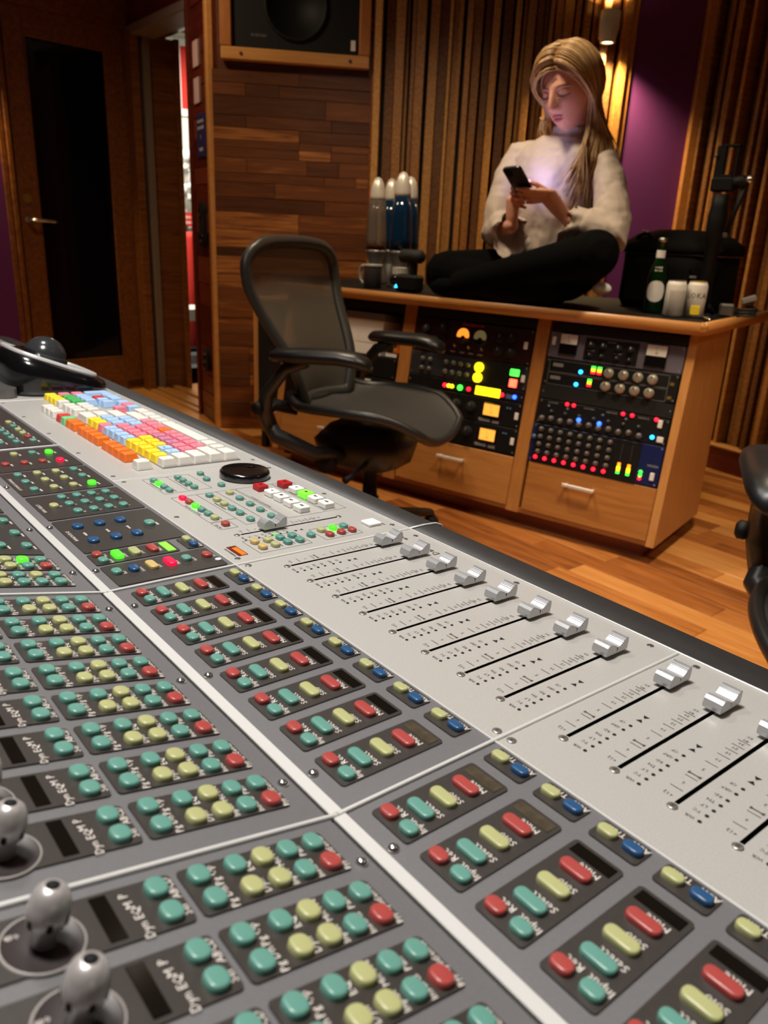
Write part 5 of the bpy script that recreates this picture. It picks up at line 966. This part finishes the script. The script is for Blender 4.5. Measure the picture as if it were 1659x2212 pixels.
# facial features laid on the head surface
def strip(name, m, fn, n=20, k=6):
    mb = MB(); mb.grid(lambda i, j: HM @ fn(-1 + 2 * i, -1 + 2 * j), n, k); o = mb.build(name, m, PRS, PT); s_ = o.modifiers.new('thickness', 'SOLIDIFY'); s_.thickness = .0016; s_.offset = 0; return o
def anghead(X, Zc, off): return head(math.asin(max(-1, min(1, X / .074))), math.asin(max(-1, min(1, Zc / .118))), off)
strip('upper_lip', 'lips', lambda a, b: anghead(.024 * a, -.0555 + (.0042 * (1 - a * a) * (b + .2)) - .001 * a * a, .0016)); strip('lower_lip', 'lips', lambda a, b: anghead(.0235 * a, -.0665 + .0052 * (1 - a * a) * b + .003 * a * a, .0016))
for s_ in (-1, 1):
    strip('eyebrow', 'brow', lambda a, b: anghead(s_ * (.033 + .019 * a), .0275 - .005 * a * a + .0022 * b * (1 - .6 * a * a), .0018), 14, 3)
    strip('eyelid', 'skin', lambda a, b: anghead(s_ * (.032 + .0145 * a), .0085 + .0068 * (1 - a * a) * b, .0016 + .0052 * (1 - a * a) * (1 - b * b * .5)), 14, 6)
    strip('eyelashes', 'lash', lambda a, b: anghead(s_ * (.032 + .0165 * a), .0025 - .0045 * (1 - a * a) + .0016 * b + .0035 * a * a * 0, .0034 + .002 * (1 - a * a)), 14, 3)
for s_ in (-1, 1): 
    mb = MB(); mb.sph((s_ * .082, -.004, -.012), (.009, .017, .031), 12, 10, 0, HM); mb.build('ear', 'skin', PRS, PT)
# blouse
bl = MB()
def rg(z, cx, cy, rx, ry, w_=0., k=9, ph_=0.): return [(PC.x + cx + (rx + w_ * math.sin(k * a + ph_)) * math.cos(a), cy + (ry + w_ * math.sin(k * a + ph_)) * math.sin(a), z) for a in [2 * pi * i / 48 for i in range(48)]]
bl.loft([rg(.905, .01, -.325, .178, .13, .008), rg(.95, .01, -.325, .176, .128, .007, 9, .3), rg(1.03, .008, -.32, .166, .12, .006, 9, .7), rg(1.14, .004, -.315, .162, .118, .004, 7, 1), rg(1.25, .0, -.305, .168, .118, .003), rg(1.315, -.002, -.30, .186, .11), rg(1.352, -.004, -.298, .19, .1), rg(1.38, -.004, -.298, .168, .086), rg(1.402, -.004, -.298, .125, .076), rg(1.418, -.004, -.298, .085, .07)], 0, True)
nk = [Vector((NB.x, NB.y - .005, z)) for z in (1.375, 1.40, 1.43, 1.452)]
bl.tube(nk, [.10, .075, .064, .062], 28)
def sleeve(sh, el, wr, cuff, drop):
    mid = sh.lerp(el, .55); out = Vector((1 if sh.x > PC.x else -1, 0, 0))
    bl.tube([sh + Vector((0, 0, .006)) - out * .06, sh + out * .006, sh.lerp(el, .25) + out * .014, mid + out * .012, sh.lerp(el, .82) + out * .008, el + Vector((0, 0, -.01)), el.lerp(wr, .18)], [.04, .052, .058, .061, .066, .068, .055], 20)
    bl.tube([el - (wr - el).normalized() * .02, el.lerp(wr, .3), el.lerp(wr, .62)], [.058, .066, .06], 20)
    # flared cuff: hollow ruffle shell
    d = (wr - el).normalized(); a = el.lerp(wr, .5); n1 = d.cross(Vector((0, 0, 1))).normalized(); n2 = n1.cross(d); N = 44; R = []
    for t, r, wv, dr in ((0, .05, .0, 0), (.45, .056, .004, .006), (1., .07, .014, .03), (1.02, .066, .014, .03), (.5, .049, .004, .006), (.02, .03, 0, 0)):
        c = a + d * (cuff * t) + Vector((0, 0, -drop * dr / .03)); R.append([c + n1 * ((r + wv * math.sin(6 * q)) * math.cos(q)) + n2 * ((r * (1.25 if math.sin(q) * n2.z < 0 and t > .9 else 1) + wv * math.sin(5 * q + 1)) * math.sin(q)) + d * (wv * .9 * math.sin(4 * q)) for q in [2 * pi * i / N for i in range(N)]])
    bl.loft(R, 0, True, (True, True))
sleeve(shR, elR, wrR, .075, .03); sleeve(shL, elL, wrL, .085, .03)
blo = bl.build('blouse', 'blouse', PRS, PT); md = blo.modifiers.new('union', 'REMESH'); md.mode = 'VOXEL'; md.voxel_size = .0045; md.use_smooth_shade = True; md = blo.modifiers.new('relax', 'SMOOTH'); md.factor = .5; md.iterations = 9
tx = bpy.data.textures.new('fabric_folds', 'CLOUDS'); tx.noise_scale = .09; tx.noise_depth = 2; md = blo.modifiers.new('folds', 'DISPLACE'); md.texture = tx; md.strength = .02; md.mid_level = .5
# trousers
tr = MB()
for a, b, r0, r1 in ((hipR, knR_, .1, .088), (knR_, anR, .082, .05), (hipL, knL_, .098, .082), (knL_, anL, .075, .05)): cap(tr, a, b, r0, r1, 20)
tr.sph((.63, -.335, .95), (.19, .15, .11), 28, 16); tr.sph((.67, -.1, .9), (.2, .1, .066), 24, 12)
tro = tr.build('trousers', 'trousers', PRS, PT); md = tro.modifiers.new('union', 'REMESH'); md.mode = 'VOXEL'; md.voxel_size = .006; md.use_smooth_shade = True; md = tro.modifiers.new('relax', 'SMOOTH'); md.factor = .5; md.iterations = 4
ft = pv(1300, 624, -.17); mb = MB(); mb.sph(ft, (.034, .03, .022), 16, 10); mb.build('shoe', 'white_cloth', PRS, PT); MB().sph(anL + Vector((.07, -.01, -.012)), (.07, .04, .035), 16, 10).build('shoe', 'trousers', PRS, PT)
# hair: cap plus long strands
mb = MB()
def capfn(i, j):
    th = pi * (-.985 + 1.97 * i) + pi; ph_ = -.55 + (pi / 2 + .55) * j; thr = (th + pi) % (2 * pi) - pi
    f = max(0, math.cos(thr)); lo = .62 * max(0, f) ** .55 + (-.5) * (1 - max(0, f) ** .5); ph_ = lo + (pi / 2 - .01 - lo) * j
    return HM @ head(thr, ph_, .003 + .02 * math.sin(ph_ if ph_ > 0 else 0) * j)
mb.grid(capfn, 60, 24); hc = mb.build('hair_cap', 'blond', PRS, PT); s_ = hc.modifiers.new('thickness', 'SOLIDIFY'); s_.thickness = .006; s_.offset = -1
hr = MB(); rr = random.Random(5)
def strand(side, a, layer, end, ctrl, r, mi, wav, bul=0.):
    root = Vector((-.12 + rr.uniform(-.03, .03), math.cos(a), math.sin(a))).normalized(); sd = Vector((side, .28 * math.cos(a) - .12, -.22)).normalized(); pts = []; ang = root.angle(sd); ax = root.cross(sd).normalized(); n = 8
    lift = .02 if (side > 0 and math.cos(a) > .3) else .012
    for i in range(n):
        t = i / (n - 1); q = Matrix.Rotation(ang * t, 3, ax) @ root; th = math.atan2(q.x, q.y); e = math.asin(max(-1, min(1, q.z)))
        pts.append(HM @ head(th, e, layer + lift * math.sin(pi * min(1, t * 1.1)) + .012))
    p0 = pts[-1]; tg = (pts[-1] - pts[-2]).normalized(); c1 = p0 + Vector((tg.x * .03 - bul, tg.y * .03, -.08)); m = 11
    for i in range(1, m + 1):
        t = i / m; p = p0 * (1 - t) ** 3 + c1 * (3 * t * (1 - t) ** 2) + ctrl * (3 * t * t * (1 - t)) + end * t ** 3
        p = p + Vector((math.sin(t * 7 + wav) * .006 * t, math.cos(t * 6 + wav * 2) * .005 * t, 0)); pts.append(p)
    rad = [r * .7] + [r] * (n - 1) + [r * (1.05 - .75 * (i / m) ** 2) for i in range(1, m + 1)]
    hr.tube(pts, rad, 5, mi, flat=.55)
for i in range(190):     # her left side, falling over the chest
    a = math.radians(rr.uniform(42, 140)); f = rr.random(); e = pv(1212 + 124 * f + rr.uniform(-8, 8), 470 + rr.uniform(-95, 30) - 60 * f, -.165 - .12 * f); c = pv(1262 + 84 * f, 330 + rr.uniform(-15, 15), -.185 - .10 * f); strand(-1, a, rr.uniform(0, .016), e, c, rr.uniform(.0038, .0065), rr.randrange(2), rr.uniform(0, 6), .03 * f)
for i in range(85):      # her right side, ending on the shoulder
    a = math.radians(rr.uniform(46, 140)); f = rr.random(); e = pv(1166 + 22 * f + rr.uniform(-5, 5), 285 + rr.uniform(-25, 30), -.33 + .05 * f); c = pv(1160 + 14 * f, 235, -.31); strand(1, a, rr.uniform(0, .012), e, c, rr.uniform(.0035, .006), rr.randrange(2), rr.uniform(0, 6))
for i in range(70):      # down the back
    a = math.radians(rr.uniform(110, 165)); f = rr.random(); sd = -1 if f < .6 else 1; e = Vector((PC.x - .1 + .2 * f, -.43 + rr.uniform(-.01, .01), 1.2 + rr.uniform(-.05, .05))); strand(sd, a, rr.uniform(0, .01), e, Vector((PC.x - .08 + .16 * f, -.40, 1.42)), rr.uniform(.005, .007), rr.randrange(2), rr.uniform(0, 6))
for i in range(26):      # loose strands framing the face
    sd = 1 if i % 3 == 0 else -1; a = math.radians(rr.uniform(34, 60)); e = pv(1176, 300 + rr.uniform(-20, 10), -.27) if sd > 0 else pv(1250 + rr.uniform(-14, 20), 430 + rr.uniform(-60, 30), -.17); c = pv(1168, 240, -.25) if sd > 0 else pv(1264, 300, -.185); strand(sd, a, rr.uniform(-.008, .004), e, c, rr.uniform(.003, .005), 1, rr.uniform(0, 6))
hr.build('hair', ['blond', 'blond_light'], PRS, PT, kind='stuff')
# phone
MPH = frame(PHC, WX, LX, WX.cross(LX)); sg = 1 if WX.cross(LX).dot(NX) > 0 else -1
PHN = thing('smartphone', 'dark smartphone held in both hands, its lit screen facing the person', 'phone', MD @ MPH)
MB().prism(rrect(.076, .152, .012), -.0042, .0042).build('case', 'phone_back', PHN); MB().prism(rrect(.069, .145, .009), 0, .0006, M=T(0, 0, sg * .0046 - .0003)).build('screen', 'phone_screen', PHN)
MB().prism(rrect(.03, .03, .007), 0, .0018, M=T(.018, .055, -sg * .0042 - (.0018 if sg > 0 else 0))).build('camera_bump', 'gloss_black', PHN)
lp = MD @ (PHC + NX * .012); lt = MD @ (PHC + NX * .3)
lamp('AREA', 'phone_screen_lamp', lp, MD @ HC, .44, (.72, .62, 1), .07, .14)
